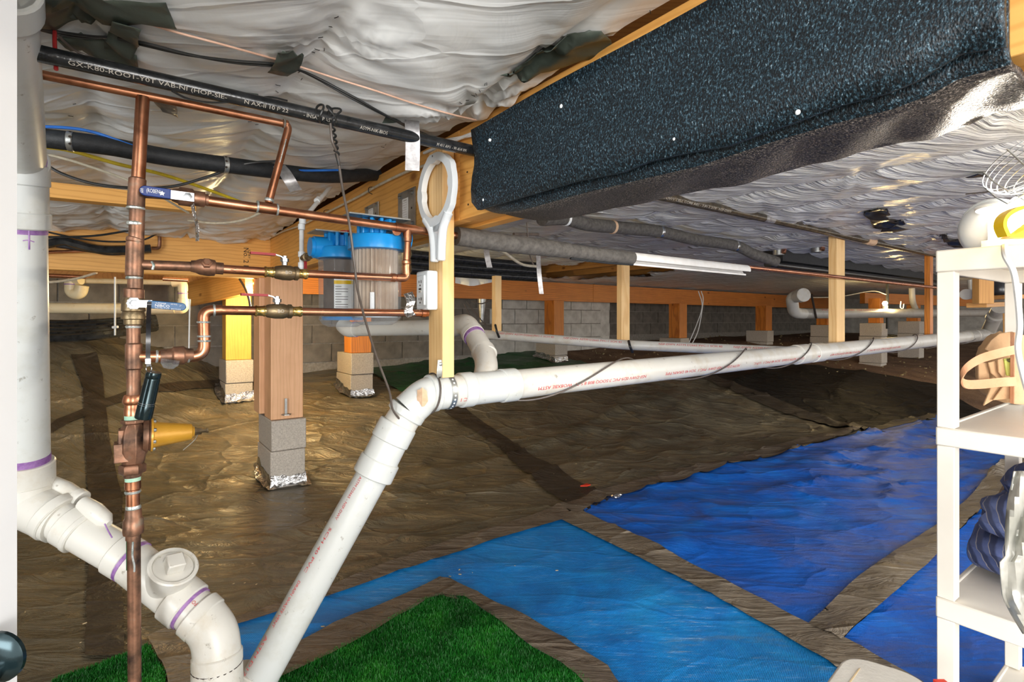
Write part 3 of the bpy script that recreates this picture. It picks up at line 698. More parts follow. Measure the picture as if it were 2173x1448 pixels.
# ---------------------------------------------------------------- big beam, cross beam, far beam
def beam_set(name, label, u0, u1, vs, zb, zt, group=None, splice=None):
    t = thing(name, UV(u0, vs[0], H+zb), label, 'beam', group)
    for k in range(len(vs)-1):
        a, b = vs[k], vs[k+1]; jig = [0, .006, -.004][k % 3]
        cuts = [u0]+(splice if splice and k == 0 else [])+[u1]
        for c0, c1 in zip(cuts[:-1], cuts[1:]):
            zz = (zb+jig+zt)/2
            board('plank', UV(c0+.001, (a+b)/2, H+zz), UV(c1-.001, (a+b)/2, H+zz), Z, zt-zb-jig, (b-a)-.003, M['beam'], t)
    return t
bigb = beam_set('girder', 'golden built-up wooden girder running from above the padding back to the corner post', -1.75, 2.63, [0, .045, .09, .135], .30, .572, splice=[.095])
beam_set('girder', 'golden wooden girder continuing behind the corner post over the yellow lit post', 2.76, 4.6, [0, .045, .09], .29, .54)
crossb = thing('cross_beam', UV(2.68, -1.5, H+.287), 'golden cross beam with knots running left from the corner post', 'beam')
board('timber', UV(2.68, .10, H+.435), UV(2.68, -4.1, H+.435), Z, .30, .085, M['beam'], crossb)
m = text_on('No. 2', .045, on_flat(onplane(545, 548, UV(2.637, 0), V)+Z*0, Z, -V*-1), .001); 
def stamp(s, px, py, size):
    p = onplane(px, py, UV(2.636, 0), V)
    mesh('grade_stamp', text_on(s, size, lambda x, y: (p-Z*x*1.0+V*y, -U), .0008), M['black_ink'], parent=crossb, smooth=False)
stamp('No. 2 B', 517, 525, .045); stamp('S-DRY', 526, 530, .022)
jb = board('joist_blocking', UV(1.09, -1.95, H+.49)+V*0, UV(1.09, -.98, H+.49), Z, .062, .04, M['beam'])
pj0 = P(70, 402, 1.98); pj1 = P(414, 437, 2.30)
jb.matrix_local = Matrix.Identity(4); bpy.data.objects.remove(jb)
tag(board('wood_cleat', pj0, pj1, Z, .058, .07, M['beam']), 'short golden wooden cleat hanging below the film at the far left', 'timber')
farb = thing('far_beam', UV(4.16, 4, H+.26), 'reddish stained far beam resting on posts before the block wall', 'beam')
board('timber', UV(4.20, .12, H+.385), UV(4.20, 4.6, H+.385), Z, .25, .085, M['fir'], farb)
board('timber', UV(4.20, 4.605, H+.385), UV(4.20, 12.4, H+.385), Z, .25, .085, M['fir'], farb)
tag(board('far_header', P(1830, 648, 9.0)+Z*.12, P(2060, 654, 10.2)+Z*.12, Z, .18, .09, M['fir']), 'dim reddish header beam beyond the small far lamp', 'beam')
tag(board('short_beam', P(392, 628, 4.75), P(528, 596, 4.1), Z, .20, .06, M['beam']), 'short tan beam behind the cross beam, left of the yellow lit post', 'beam')

# ---------------------------------------------------------------- posts on concrete block footings
def footing(t, c, base_z, top_z, fu, fv, mat, course=.2):
    z = top_z; k = 0
    while z > base_z-.02:
        h = min(course, z-(base_z-.06)); off = Vector(((-1)**k*.004, .003*k, 0))
        o = mesh('block', MB().box(c+off+Z*(z-h/2), U, V, Z, fu, fv, h-.004), mat, parent=t); 
        md = o.modifiers.new('bevel', 'BEVEL'); md.width = .006; md.segments = 2
        z -= h; k += 1
        if h < course-.01: break
def post(px, Y, w, d, ztop, yblock, mat, label, fu=.4, fv=.215, two=False, foil=True, blockmat=None, name='support_post', course=.2, group=None):
    q = P(px, HY, Y); q.z = 0
    zb = H+(HY-yblock)/F*Y; ctr = q+V*(w/2)+U*(d/2)
    fc = q+V*(fv/2-.005)+U*(fu/2-.02)
    base = float(zf(fc.x, fc.y))
    t = thing(name, Vector((ctr.x, ctr.y, base)), label, 'post', group)
    if two:
        board('timber', ctr-U*0+Z*zb, ctr+Z*(H+ztop), V, w, d-.01, mat, t, .005)
        c2 = ctr+U*(d)-V*.03; board('timber', c2+Z*(zb+.015), c2+Z*(H+ztop), V, w, d-.015, mat, t, .005)
    else: board('timber', ctr+Z*zb, ctr+Z*(H+ztop), V, w, d, mat, t, .005)
    if yblock: footing(t, Vector((fc.x, fc.y, 0)), base, zb, fu, fv, blockmat or M['block'], course)
    if foil:
        m = MB(); rnd = random.Random(int(px)); ring = []
        corners = [fc-U*fu/2-V*fv/2, fc-U*fu/2+V*fv/2, fc+U*fu/2+V*fv/2, fc+U*fu/2-V*fv/2]
        pts = []
        for i in range(4):
            for k in range(9): pts.append(corners[i].lerp(corners[(i+1) % 4], k/9))
        n = len(pts); vs = []
        for j, (o_, z_) in enumerate(((.004, .075), (.006, .05), (.012, .02), (.05, .012))):
            for i, p in enumerate(pts):
                dr = (p-fc); dr.z = 0; dr.normalize()
                e = rnd.uniform(-.007, .007)
                vv = p+dr*(o_+e*.6); vv.z = float(zsheet(vv.x, vv.y))+max(.004, z_+rnd.uniform(-.012, .012)); vs.append(vv)
        fs = [(j*n+i, j*n+(i+1) % n, (j+1)*n+(i+1) % n, (j+1)*n+i) for j in range(3) for i in range(n)]
        m.add(vs, fs); o = mesh('foil_skirt', m, M['foil'], parent=t, angle=25)
        tag(o, 'crinkled shiny tape skirt')
    return t
cp = post(575, 3.42, .20, .20, .288, 893, M['post'], 'doubled corner post on a cracked concrete block footing left of the water filters', two=True)
# anchor bolt at the foot of the corner post
ab = onplane(606, 880, P(575, HY, 3.415), V)
mesh('anchor_bolt', MB().box(ab+Z*.055-U*.006, V, U, Z, .014, .012, .10).lathe(ab+Z*.0-U*.02, Z, [(0, .03), (.006, .03)], 6), M['steel'], parent=cp)
yp = post(479, 4.55, .20, .20, .285, 765, M['yellow'], 'bright yellow lit post on a pale block footing left of the corner post')
post(744, 4.9, .20, .18, .25, 750, M['fir'], 'orange post on a light block footing under the water filters')
post(1176, 6.9, .17, .20, .26, 722, M['fir'], 'reddish far post on a grey block footing above the middle of the long drain pipe')
post(1442, 8.2, .19, .2, .26, 718, M['fir'], 'reddish far post with hanging white wires beside it', foil=False, course=.2)
p3_ = post(1626, 9.4, .2, .2, .26, 702, M['fir'], 'far reddish post whose footing is wrapped in grey plastic', foil=False)
q = P(1610, 716, 9.3)
post(1756, 9.0, .17, .18, .20, 690, M['fir'], 'dim far post half hidden behind the second wooden hanger', foil=False, fu=.3)
post(1868, 7.9, .13, .16, .33, 686, M['fir'], 'far post carrying the small lit lamp', foil=False, fu=.3)
post(1948, 8.6, .13, .16, .25, 682, M['fir'], 'dim far post right of the small lit lamp', foil=False, fu=.3)

# ---------------------------------------------------------------- black padding round the girder
def lerpx(tab, x):
    tab = sorted(tab)
    for (a, b), (c, d) in zip(tab[:-1], tab[1:]):
        if a <= x <= c: return b+(d-b)*(x-a)/(c-a)
    return tab[0][1] if x < tab[0][0] else tab[-1][1]
low = [(1009, 430), (1016, 448), (1114, 419), (1227, 386), (1325, 367), (1383, 344), (1454, 328), (1552, 311), (1617, 286), (1693, 261), (1780, 227), (1888, 199), (1950, 174), (2003, 140), (2044, 115), (2134, 102), (2150, 100)]
low2 = [(1009, 445), (1019, 461), (1114, 444), (1227, 412), (1373, 380), (1470, 360), (1552, 331), (1637, 301), (1780, 258), (1888, 233), (1966, 199), (2028, 155), (2137, 124), (2150, 122)]
pad = thing('beam_padding', UV(-.5, -.03, H+.3), 'long black glitter-flecked foam padding wrapped round the girder at the upper right', 'padding')
xs = [1009+ (2139-1009)*i/90 for i in range(91)]
vo = -.052; m = MB(); vs = []
lowpts = [BU(x, lerpx(low, x), vo) for x in xs]
for p in lowpts:
    for k in range(7):
        z = p.z+(H+.508-p.z)*k/6; bul = .006*math.sin(k*1.3)+.003*math.sin(p.x*17)
        vs.append(Vector((p.x, p.y, z))-V*bul*(k > 0))
n = 7; fs = [(i*n+k, (i+1)*n+k, (i+1)*n+k+1, i*n+k+1) for i in range(90) for k in range(6)]
m.add(vs, fs); o = mesh('side_sheet', m, M['pad'], parent=pad)
md = o.modifiers.new('thick', 'SOLIDIFY'); md.thickness = .012; md.offset = 1
# wrap below: profile swept along the girder
m = MB(); vs = []; npf = 0
for i, x in enumerate(xs):
    p2 = BU(x, lerpx(low2, x), -.03); u = uvof(p2)[0]; zb = p2.z-H
    zb = .30*.35+zb*.65-.012
    t = i/90; endr = math.sqrt(max(0, 1-(1-min(1, i/7))**2))           # rounded far end
    wv_ = -.03+(.155+.03)*(.12+.88*endr); zz = zb+.05*(1-endr)
    rr = .022; prof = [(-.03, .50), (-.03, zz+.06), (-.03, zz+rr)]
    prof += [(-.03+rr*(1-math.cos(a)), zz+rr*(1-math.sin(a))) for a in (0.5, 1.0, 1.57)]
    c = -.03+rr; e = wv_-rr
    prof += [(c+(e-c)*k/5, zz+.004*math.sin(x*.03+k)) for k in range(1, 6)]
    prof += [(wv_-rr*(1-math.sin(a)), zz+rr*(1-math.cos(a))) for a in (.5, 1.0, 1.57)]+[(wv_, zz+.08), (wv_, .52)]
    npf = len(prof); vs += [UV(u, a, H+b) for a, b in prof]
fs = [(i*npf+k, i*npf+k+1, (i+1)*npf+k+1, (i+1)*npf+k) for i in range(90) for k in range(npf-1)]
m.add(vs, fs); o = mesh('underside_sheet', m, M['pad_lamplit'], parent=pad); o.data.materials.append(M['pad'])
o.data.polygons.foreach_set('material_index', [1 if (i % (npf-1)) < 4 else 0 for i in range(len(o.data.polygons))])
md = o.modifiers.new('thick', 'SOLIDIFY'); md.thickness = .008; md.offset = -1
for (x, y, r) in [(1190, 225, 4), (1693, 237, 6), (2071, 52, 6.5), (1430, 295, 3.5), (1038, 297, 3), (1190, 373, 2.5), (1025, 424, 3)]:
    p = BU(x, y, vo-.014); mesh('screw', MB().lathe(p+V*.004, -V, [(0, r/F*p.y*1.15), (.0035, r/F*p.y*1.1), (.005, r/F*p.y*.6)], 12), M['white_plastic'], parent=pad)

# grey wall and timber beyond the near end of the padding
tag(board('header_block', Vector((P(2150,60,.70).x+.012, .72, H+.46)), Vector((P(2150,60,.70).x+.2, .70, H+.46)), Z, .18, .06, M['kraft']), 'tan board end beyond the near end of the black padding', 'timber')
# ---------------------------------------------------------------- plumbing helpers
def pipe(t, a, b, r, mat, name='pipe', n=24):
    return mesh(name, MB().tube([a, b], r, n), mat, parent=t)
def bent(t, pts, r, mat, rad=.05, name='elbow', n=22, seg=8):
    return mesh(name, MB().tube(fillet(pts, rad, seg), r, n), mat, parent=t)
def hub(t, a, b, r0, r1, mat, name='coupling'):
    return mesh(name, MB().ring(a, b, r0, r1), mat, parent=t)
def band(t, a, b, r, mat, name='primer_ring'):
    return mesh(name, MB().tube([a, b], r, 24), mat, parent=t)
def along(a, b, t): return Vector(a).lerp(Vector(b), t)

# ---------------------------------------------------------------- drain stack at the left
Yd = 1.36
t = thing('drain_stack', P(54, 1000, Yd), 'white plastic drain stack at the left edge, bending past a capped cleanout', 'drain pipe')
a0, a1, a2 = P(-9, -40, .835), P(40, 345, 1.235), P(54, 1000, Yd)
def dp(y):
    k = (HY-y)/F; A = a1; B = a2; za, zb = A.z-H, B.z-H      # point of the stack seen at row y
    t_ = (k*A.y-za)/((zb-za)-k*(B.y-A.y)); return A.lerp(B, t_)
mesh('pipe', MB().tube(fillet([a0, a1, dp(400)], .05), .050, 24), M['pvc_cool'], parent=t); pipe(t, dp(395), a2, .050, M['pvc_cool'])
hub(t, along(a1, a0, .03), along(a1, a0, -.01), .050, .0565, M['pvc_cool'])
hub(t, dp(345), dp(392), .050, .0565, M['pvc_cool']); hub(t, dp(385), dp(460), .049, .0535, M['pvc_cool']); hub(t, dp(448), dp(484), .050, .0575, M['pvc_cool'])
band(t, along(a1, a0, .032), along(a1, a0, .045), .0508, M['purple']); band(t, dp(484), dp(494), .0506, M['purple']); band(t, dp(966), dp(985), .0508, M['purple'])
hub(t, dp(980), dp(1042), .050, .0600, M['pvc'])
hub(t, a0, along(a0, a1, .10), .050, .058, M['pvc_cool'])
B1, B2 = P(60, 1082, Yd), P(150, 1110, 1.35)
D0 = P(115, 1092, 1.355)
bent(t, [P(55, 1035, Yd), P(57, 1072, Yd), P(132, 1106, 1.352)], .0555, M['pvc'], .06)
dd = [P(132, 1106, 1.352), P(160, 1121, 1.35), P(190, 1136, 1.345), P(268, 1184, 1.335), P(320, 1216, 1.33), P(372, 1252, 1.32), P(404, 1291, 1.31)]
hub(t, P(108, 1090, 1.354), P(126, 1102, 1.352), .050, .0600, M['pvc'])
pipe(t, P(126, 1102, 1.352), P(275, 1188, 1.335), .047, M['pvc'])
hub(t, P(142, 1112, 1.35), P(172, 1130, 1.347), .047, .0515, M['pvc']); hub(t, P(165, 1126, 1.347), P(176, 1133, 1.346), .047, .053, M['pvc'])
hub(t, P(248, 1173, 1.337), P(276, 1190, 1.334), .047, .0515, M['pvc']); band(t, P(277, 1190, 1.334), P(283, 1194, 1.333), .0512, M['purple'])
pipe(t, P(276, 1190, 1.334), P(405, 1292, 1.31), .0495, M['pvc'], 'tee')
hub(t, P(372, 1265, 1.318), P(402, 1289, 1.312), .0495, .0570, M['pvc']); band(t, P(402, 1289, 1.312), P(407, 1293, 1.311), .0520, M['purple'])
pipe(t, P(402, 1289, 1.312), P(420, 1304, 1.309), .0490, M['pvc'])
hub(t, P(416, 1300, 1.309), P(436, 1318, 1.305), .049, .0560, M['pvc'])
bent(t, [P(430, 1312, 1.306), P(456, 1345, 1.30), P(462, 1400, 1.29)], .0530, M['pvc'], .07)
hub(t, P(461, 1385, 1.292), P(461, 1560, 1.27), .049, .0560, M['pvc'])
band(t, P(461, 1408, 1.289), P(461, 1410, 1.289), .0566, M['black_ink'], 'joint_line')
pipe(t, P(461, 1540, 1.27), P(461, 1680, 1.24), .049, M['pvc'])
# cleanout
co = P(355, 1235, 1.31); ct = P(371, 1196, 1.29); cd = (ct-co).normalized()
mesh('cleanout_neck', MB().lathe(co-cd*.02, cd, [(0, .042), (.03, .048), (.055, .054), (.075, .055), (.078, .052), (.078, .046), (.066, .045)], 32), M['pvc'], parent=t)
plug = mesh('cleanout_plug', MB().lathe(co-cd*.02, cd, [(.05, .0452), (.071, .0452), (.073, .043), (.073, .001)], 32), M['pvc'], parent=t)
cx = cd.cross(Vector((0, 1, .3))).normalized(); cy = cd.cross(cx)
q = mesh('plug_square', MB().box(co-cd*.02+cd*.086, (cx+cy).normalized(), (cx-cy).normalized(), cd, .038, .038, .028), M['pvc'], parent=plug)
md = q.modifiers.new('bevel', 'BEVEL'); md.width = .003; md.segments = 2
# wye inlet lying along the elbow
mesh('wye_inlet', MB().tube([P(98, 1022, 1.40), P(140, 1040, 1.39), P(172, 1062, 1.38)], [.020, .021, .021], 20).ring(P(160, 1054, 1.385), P(174, 1063, 1.38), .018, .0245, 20), M['pvc'], parent=t)
mesh('wye_rib', MB().tube([P(176, 1068, 1.36), P(200, 1085, 1.35), P(222, 1104, 1.345), P(232, 1112, 1.34)], [.018, .022, .020, .008], 16), M['pvc'], parent=t)
fn = on_pipe(P(48, 484, Yd), P(54, 1000, Yd), .0503, 0, (-.05, -1, 0))
L = (P(54, 1000, Yd)-P(48, 484, Yd)).length
fn = on_pipe(dp(985), dp(484), .0503, .01, (-.30, -1, 0))
mesh('printed_lettering', text_on('43 CP-110-P 10/24/09-17-08  2LINT', .021, fn, width=.155), M['red_ink'], parent=t, smooth=False)
fn = on_pipe(P(400, 1288, 1.312), P(424, 1306, 1.307), .0494, .004, (.62, -.55, .75))
mesh('printed_lettering', text_on('HFO', .012, on_pipe(P(424, 1306, 1.307), P(400, 1288, 1.312), .0494, .0, (.55, -.6, .75)), width=.022), M['red_ink'], parent=t, smooth=False)
def mark(t, pts, r, mat, name): return mesh(name, MB().tube(spline(pts, 5), r, 8), mat, parent=t)
Ys = dp(510).y; mark(t, [P(62, 490, Ys-.049), P(62, 510, Ys-.049), P(62, 530, Ys-.048)], .0018, M['purple'], 'primer_drip')
mark(t, [P(49, 511, Ys-.050), P(60, 510, Ys-.050), P(73, 514, Ys-.043)], .0012, M['purple'], 'primer_cross')
mark(t, [P(222, 1112, 1.29), P(230, 1128, 1.288), P(238, 1142, 1.287)], .0016, M['purple'], 'primer_arrow')

# ---------------------------------------------------------------- long drain: slanted leg, bends, long run with wye
t = thing('drain_line', P(935, 838, 1.6), 'long white drain line with a slanting leg and a run hung from wooden hangers', 'drain pipe')
E0 = P(905, 836, 1.62); r0 = .050
def main_pt(px):
    q = onplane(px, HY, Vector((E0.x, E0.y, 0)), V); s = (Vector((q.x, q.y, 0))-Vector((E0.x, E0.y, 0))).length*(1 if q.x > E0.x else -1)
    q.z = E0.z+.014*s; return q
diag = [P(872, 862, 1.60), P(842, 905, 1.585), P(820, 950, 1.572), P(794, 1008, 1.555), P(548, 1430, 1.43), P(535, 1452, 1.425), P(440, 1640, 1.38)]
bent(t, [main_pt(945), main_pt(905), P(866, 872, 1.597)], .0535, M['pvc_cool'], .09)
hub(t, main_pt(925), main_pt(908), .0535, .0575, M['pvc_cool']); hub(t, P(868, 868, 1.598), P(858, 883, 1.594), .0535, .0575, M['pvc_cool'])
pipe(t, P(866, 872, 1.597), P(838, 918, 1.582), r0, M['pvc'])
hub(t, P(846, 900, 1.587), P(826, 938, 1.576), r0, .0575, M['pvc_cool'])
pipe(t, P(830, 930, 1.578), P(800, 990, 1.56), .0535, M['pvc_cool'], 'bend')
hub(t, P(808, 975, 1.563), P(790, 1012, 1.554), r0, .0590, M['pvc_cool'])
pipe(t, P(794, 1004, 1.556), P(440, 1640, 1.38), .0475, M['pvc_cool'])
hub(t, P(545, 1425, 1.44), P(430, 1650, 1.375), .0475, .058, M['pvc'])
xs_ = [945, 1050, 1200, 1400, 1600, 1720, 1800, 1900, 1990, 2100]
pipe(t, main_pt(930), main_pt(1745), r0, M['pvc']); pipe(t, main_pt(1745), main_pt(2085), r0, M['pvc'])
hub(t, main_pt(975), main_pt(1000), r0, .0560, M['pvc_cool']); pipe(t, main_pt(985), main_pt(1075), .0525, M['pvc_cool'], 'wye'); hub(t, main_pt(1062), main_pt(1092), r0, .0565, M['pvc_cool'])
hub(t, main_pt(1688), main_pt(1712), r0, .0555, M['pvc']); hub(t, main_pt(1722), main_pt(1742), r0, .0555, M['pvc'])
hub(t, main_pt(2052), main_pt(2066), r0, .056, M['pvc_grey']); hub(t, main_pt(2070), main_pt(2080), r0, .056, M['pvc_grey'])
# branch back over the hanger
br = [main_pt(1028)+Z*.0, P(1036, 790, 1.86), P(1035, 755, 1.95), P(1008, 712, 2.05), P(985, 693, 2.12), P(950, 697, 2.25)]
bent(t, [main_pt(1020), P(1034, 785, 1.83), P(1028, 750, 1.93), P(1012, 722, 2.0)], .040, M['pvc'], .09, 'wye_arm')
hub(t, P(1031, 757, 1.92), P(1024, 744, 1.95), .040, .0445, M['pvc']); pipe(t, P(1027, 750, 1.93), P(1004, 708, 2.03), .038, M['pvc'])
band(t, P(1008, 717, 2.01), P(1005, 711, 2.022), .0415, M['purple']); hub(t, P(1006, 713, 2.02), P(1000, 704, 2.04), .038, .044, M['pvc'])
bent(t, [P(1003, 708, 2.03), P(990, 688, 2.08), P(955, 694, 2.22)], .0415, M['pvc'], .06)
pipe(t, P(962, 694, 2.2), P(750, 699, 2.52), .0335, M['pvc']); band(t, P(756, 699, 2.51), P(753, 699, 2.515), .037, M['purple'])
bent(t, [P(755, 699, 2.51), P(738, 700, 2.53), P(728, 690, 2.56)], .0365, M['pvc'], .04)
tb = onplane(918, 845, Vector((E0.x, E0.y, 0)), V)
fnr = on_pipe(main_pt(2085), main_pt(1092), r0+.0003, 0, (.25, -1, -.62))
A_, B_ = main_pt(1095), main_pt(1980)
for k, s in enumerate(['NSF-DWV 0D9-PVC 7-SOOO 808 8 S-71  WO8XBE ASTM', 'ASTM D2665  NSF-DWV  PVC-1  SCH 40 DRAIN PIPE', 'NSF-DWV ASTM D2665  SCH 40 PVC-1  U.P.C.', 'ASTM D1785 NSF-DWV SCH 40 PVC-1 DRAIN', 'NSF-DWV ASTM D2665 SCH 40 PVC-1']):
    s0 = .02+k*.68
    fn = on_pipe(A_, B_, r0+.0004, s0+.60, (-.45, -1, -.12), flip=True)
    mesh('printed_lettering', text_on(s, .018, fn, width=.56), M['red_ink'], parent=t, smooth=False)
fn = on_pipe(main_pt(945), main_pt(990), r0+.0004, .105, (-.3, -1, -.25), flip=True)
mesh('printed_lettering', text_on('40-PVC I', .018, fn, width=.075), M['red_ink'], parent=t, smooth=False)
for k, s in enumerate(['ASTM D2665 - NSF-DWV', 'SCH 40 PVC', 'DRAIN WASTE VENT', 'ASTM D1785']):
    a_, b_ = P(794, 1004, 1.556), P(545, 1430, 1.437)
    fn = on_pipe(a_, b_, .0479, .02+k*.155, (-.62, -.80, -.15))
    mesh('printed_lettering', text_on(s, .012, fn, width=.13), M['red_ink'], parent=t, smooth=False)
# tan putty splash on the first bend, grey rings
pc = P(899, 842, 1.545)
m = MB(); rnd = random.Random(3); ctr_ = E0; vs = []
for k in range(16):
    a = 2*math.pi*k/16; rr = 1+rnd.uniform(-.2, .2); px = 896+13*rr*math.cos(a); py = 844+19*rr*math.sin(a)
    vs.append(P(px, py, 1.556+.004*abs(math.cos(a))))
m.add([P(896, 843, 1.549)]+vs, [(0, 1+k, 1+(k+1) % 16) for k in range(16)]); mesh('putty_stain', m, M['putty'], parent=t)
# far wye rising at the right
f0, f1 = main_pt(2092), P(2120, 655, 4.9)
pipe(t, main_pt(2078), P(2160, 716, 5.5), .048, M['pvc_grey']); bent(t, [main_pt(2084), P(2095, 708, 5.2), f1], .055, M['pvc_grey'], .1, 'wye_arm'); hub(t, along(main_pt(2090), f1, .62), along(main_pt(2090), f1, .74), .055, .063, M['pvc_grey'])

# perforated strap round the pipe at the first hanger
sp = UV(.105, -.050, H+(HY-770)/F*1.58)
m = MB(); c0 = main_pt(948); X_ = V
path = [UV(.118, -.050, H-.118), UV(.118, -.052, H-.17)]
for k in range(9):
    a = math.radians(200+k*20*1.0); 
    path.append(c0+(-U)*(.055*math.sin(math.radians(20+k*18)))+Z*(.055*math.cos(math.radians(20+k*18))))
strap = thing('pipe_strap', path[0], 'perforated grey metal strap nailed to the near wooden hanger and looped under the drain', 'strap')
def ribbon(pts, wdir, w, th=.0012):
    pts = spline(pts, 4); m = MB(); vs = []; W_ = Vector(wdir).normalized()*w/2; n = len(pts)
    for i, p in enumerate(pts):
        d = (pts[min(i+1, n-1)]-pts[max(i-1, 0)]).normalized(); nn = d.cross(W_).normalized()*th/2
        vs += [p-W_-nn, p+W_-nn, p+W_+nn, p-W_+nn]
    fs = [(3, 2, 1, 0), tuple((n-1)*4+k for k in range(4))]
    for i in range(n-1):
        for k in range(4): fs.append((i*4+k, i*4+(k+1) % 4, (i+1)*4+(k+1) % 4, (i+1)*4+k))
    return m.add(vs, fs)
mesh('band', ribbon(path, V, .018), M['steel'], parent=strap)
pts_ = spline(path, 4)
for i in range(1, len(pts_)-1, 3):
    d = (pts_[i+1]-pts_[i-1]).normalized(); nn = V.cross(d).normalized()
    if nn.dot(-U+Vector((0, 0, 0))) < 0: nn = -nn
    mesh('hole', MB().lathe(pts_[i]+nn*.0006, nn, [(0, .0032), (.0005, .0032)], 10), M['white_plastic'] if i > 6 else M['black_ink'], parent=strap)
mesh('nail', MB().lathe(path[0]-U*.001+Z*-.012, -U, [(0, .006), (.002, .006), (.004, .003)], 10), M['steel'], parent=strap)

# brown heat cable wrapped along the drain
m = MB(); pts = []
a_ = main_pt(900); Lm = (main_pt(2060)-a_).length; dirm = (main_pt(2060)-a_).normalized()
N1 = dirm.cross(Z).normalized(); N2 = N1.cross(dirm).normalized()
for k in range(260):
    s = .14+k/259*(Lm-.21); ph = 2*math.pi*s/.80+.9+.5*math.sin(s*3)
    rr = .059; pts.append(a_+dirm*(s+.04*math.sin(ph*1))+(N1*math.cos(ph)+N2*math.sin(ph))*rr)
hang = [P(701, 262, 1.215), P(705, 300, 1.22), P(716, 330, 1.24), P(727, 400, 1.27), P(742, 480, 1.31), P(752, 560, 1.33), P(760, 620, 1.35), P(778, 690, 1.40), P(800, 760, 1.46), P(826, 830, 1.50), P(833, 868, 1.52), P(850, 893, 1.55)]
c_ = main_pt(914); m.tube([c_+(N1*math.cos(a)+N2*math.sin(a))*.0605+dirm*.01*math.sin(a) for a in [2*math.pi*k/36 for k in range(37)]], .0030, 8, False)
one('heat_cable', m.tube(pts, .0032, 8), M['cable_brown'], 'thin brown cable spiralling round the long drain run', 'cable')
one('hanging_wire', MB().tube(spline(hang, 6), .0032, 8), M['cable_brown'], 'brown cord hanging from the black pipe down past the water filters to the drain', 'cable')

# thin drain pipe
tp = [P(955, 700, 3.6), P(1030, 710, 3.5), P(1340, 733, 3.27), P(1700, 748, 3.03)]
t = thing('thin_drain_pipe', tp[1], 'thin pale drain pipe with red print behind the long thick drain', 'drain pipe')
mesh('pipe', MB().tube([tp[0], tp[1], tp[2], tp[3]], .030, 20), M['pvc'], parent=t)
for k in range(4):
    s0 = .1+k*.42; fn = on_pipe(tp[1], tp[2], .0303, s0, (-.1, -1, .35)) if k < 2 else on_pipe(tp[2], tp[3], .0303, s0-.78, (-.1, -1, .35))
    mesh('printed_lettering', text_on('NSF-DWV ASTM D2665 PVC-1 SCH 40', .018, fn, width=.36), M['red_ink'], parent=t, smooth=False)

# ---------------------------------------------------------------- wooden hangers
hz0, hz1 = -.172, .52
h1 = thing('wooden_hanger', UV(.158, -.025, H+hz0), 'near pale wooden hanger beside the girder carrying the outlet and the filter wrench', 'wooden hanger')
board('stud', UV(.158, -.0255, H+hz0), UV(.158, -.0255, H+hz1), U, .089, .040, M['stud'], h1, .002)
def hanger(px, Y, ytop, ybot, w, d, label, mat='stud', lean=0):
    a = P(px, ybot, Y); b = P(px, ytop, Y)+V*lean
    q = V*(d/2)+U*(w/2)
    o = board('wooden_hanger', a+q, b+q, U, w, d, M[mat], None, .002)
    return tag(o, label, 'wooden hanger')
hanger(1051, 3.46, 585, 705, .04, .05, 'small orange wooden hanger holding the thin drain pipe, just right of the branch elbow')
hanger(1319, 3.28, 556, 727, .04, .075, 'wooden hanger holding the thin drain pipe under the torn film')
hanger(1776, 3.34, 500, 738, .05, .115, 'wide pale wooden hanger under the rusty pipe clamp')
hanger(1974, 4.32, 541, 714, .04, .07, 'orange wooden hanger just left of the cream shelf', 'fir', .0)

# ---------------------------------------------------------------- copper water piping
cw = thing('copper_piping', R(285, 1448), 'aged copper water piping with riser, three valved branches and pressure regulator at the left', 'water pipe')
def cpipe(a, b, r, mat='copper', name='pipe'): return pipe(cw, a, b, r, M[mat], name, 20)
def sold(a, b, t_, r, w=.006, mat='solder'):
    c = along(a, b, t_); d = (Vector(b)-Vector(a)).normalized(); return mesh('solder_ring', MB().lathe(c-d*w/2, d, [(0, r), (w*.3, r+.0014), (w*.7, r+.0012), (w, r)], 18), M[mat], parent=cw)
rr = .0135
R1, R2 = R(303, 213), R(292, 405)
cpipe(R(303, 206), R2, rr); cpipe(R2, R(286, 640), .0150, 'oldcopper'); 
hub(cw, R(292, 378), R(288, 442), .013, .0170, M['oldcopper'], 'tee'); sold(R(288, 440), R(288, 452), .2, .0172)
hub(cw, R(288, 505), R(285, 515), .013, .0172, M['oldcopper'], 'coupling'); sold(R(287, 470), R(287, 480), .5, .0155, .008)
hub(cw, R(287, 512), R(285, 588), .013, .0175, M['oldcopper'], 'tee'); sold(R(285, 586), R(285, 594), .5, .0155)
hub(cw, R(284, 612), R(284, 640), .013, .0200, M['oldcopper'], 'fitting')
# in-line ball valve
nv = mesh('ball_valve', MB().lathe(R(283.5, 628), R(283, 690)-R(283.5, 628), [(0, .018), (.012, .0225), (.034, .0235), (.036, .0205), (.044, .0235), (.052, .0235), (.054, .0185), (.064, .0185), (.066, .0160)], 24), M['bronze'], parent=cw)
hc = R(284, 644, .030)
def lever(parent, p0, p1, w, th, mat, name='handle', face=None):
    X = (p1-p0).normalized(); Y = Z-X*Z.dot(X); Y.normalize(); n = 10; pts = []
    L = (p1-p0).length
    out = [p0+Y*w/2, p0-Y*w/2]+[p0+X*(L-w*.45)+X*w*.5*math.sin(a)-Y*w/2*math.cos(a) for a in [math.pi*k/n for k in range(n+1)]]
    N = X.cross(Y); o = mesh(name, MB().prism(out, N*th), mat, parent=parent)
    md = o.modifiers.new('bevel', 'BEVEL'); md.width = .0015; md.segments = 2; return o
hp = mesh('handle_plate', MB().box(R(297, 645, .033), V, Z, U, .045, .016, .003).lathe(R(284, 644, .030), -U, [(0, .014), (.004, .014), (.005, .008), (.010, .008), (.011, .004)], 6), M['chrome'], parent=cw)
hb = lever(cw, R(313, 646, .032), R(394, 652, .032), .0175, .006, M['blue2'])
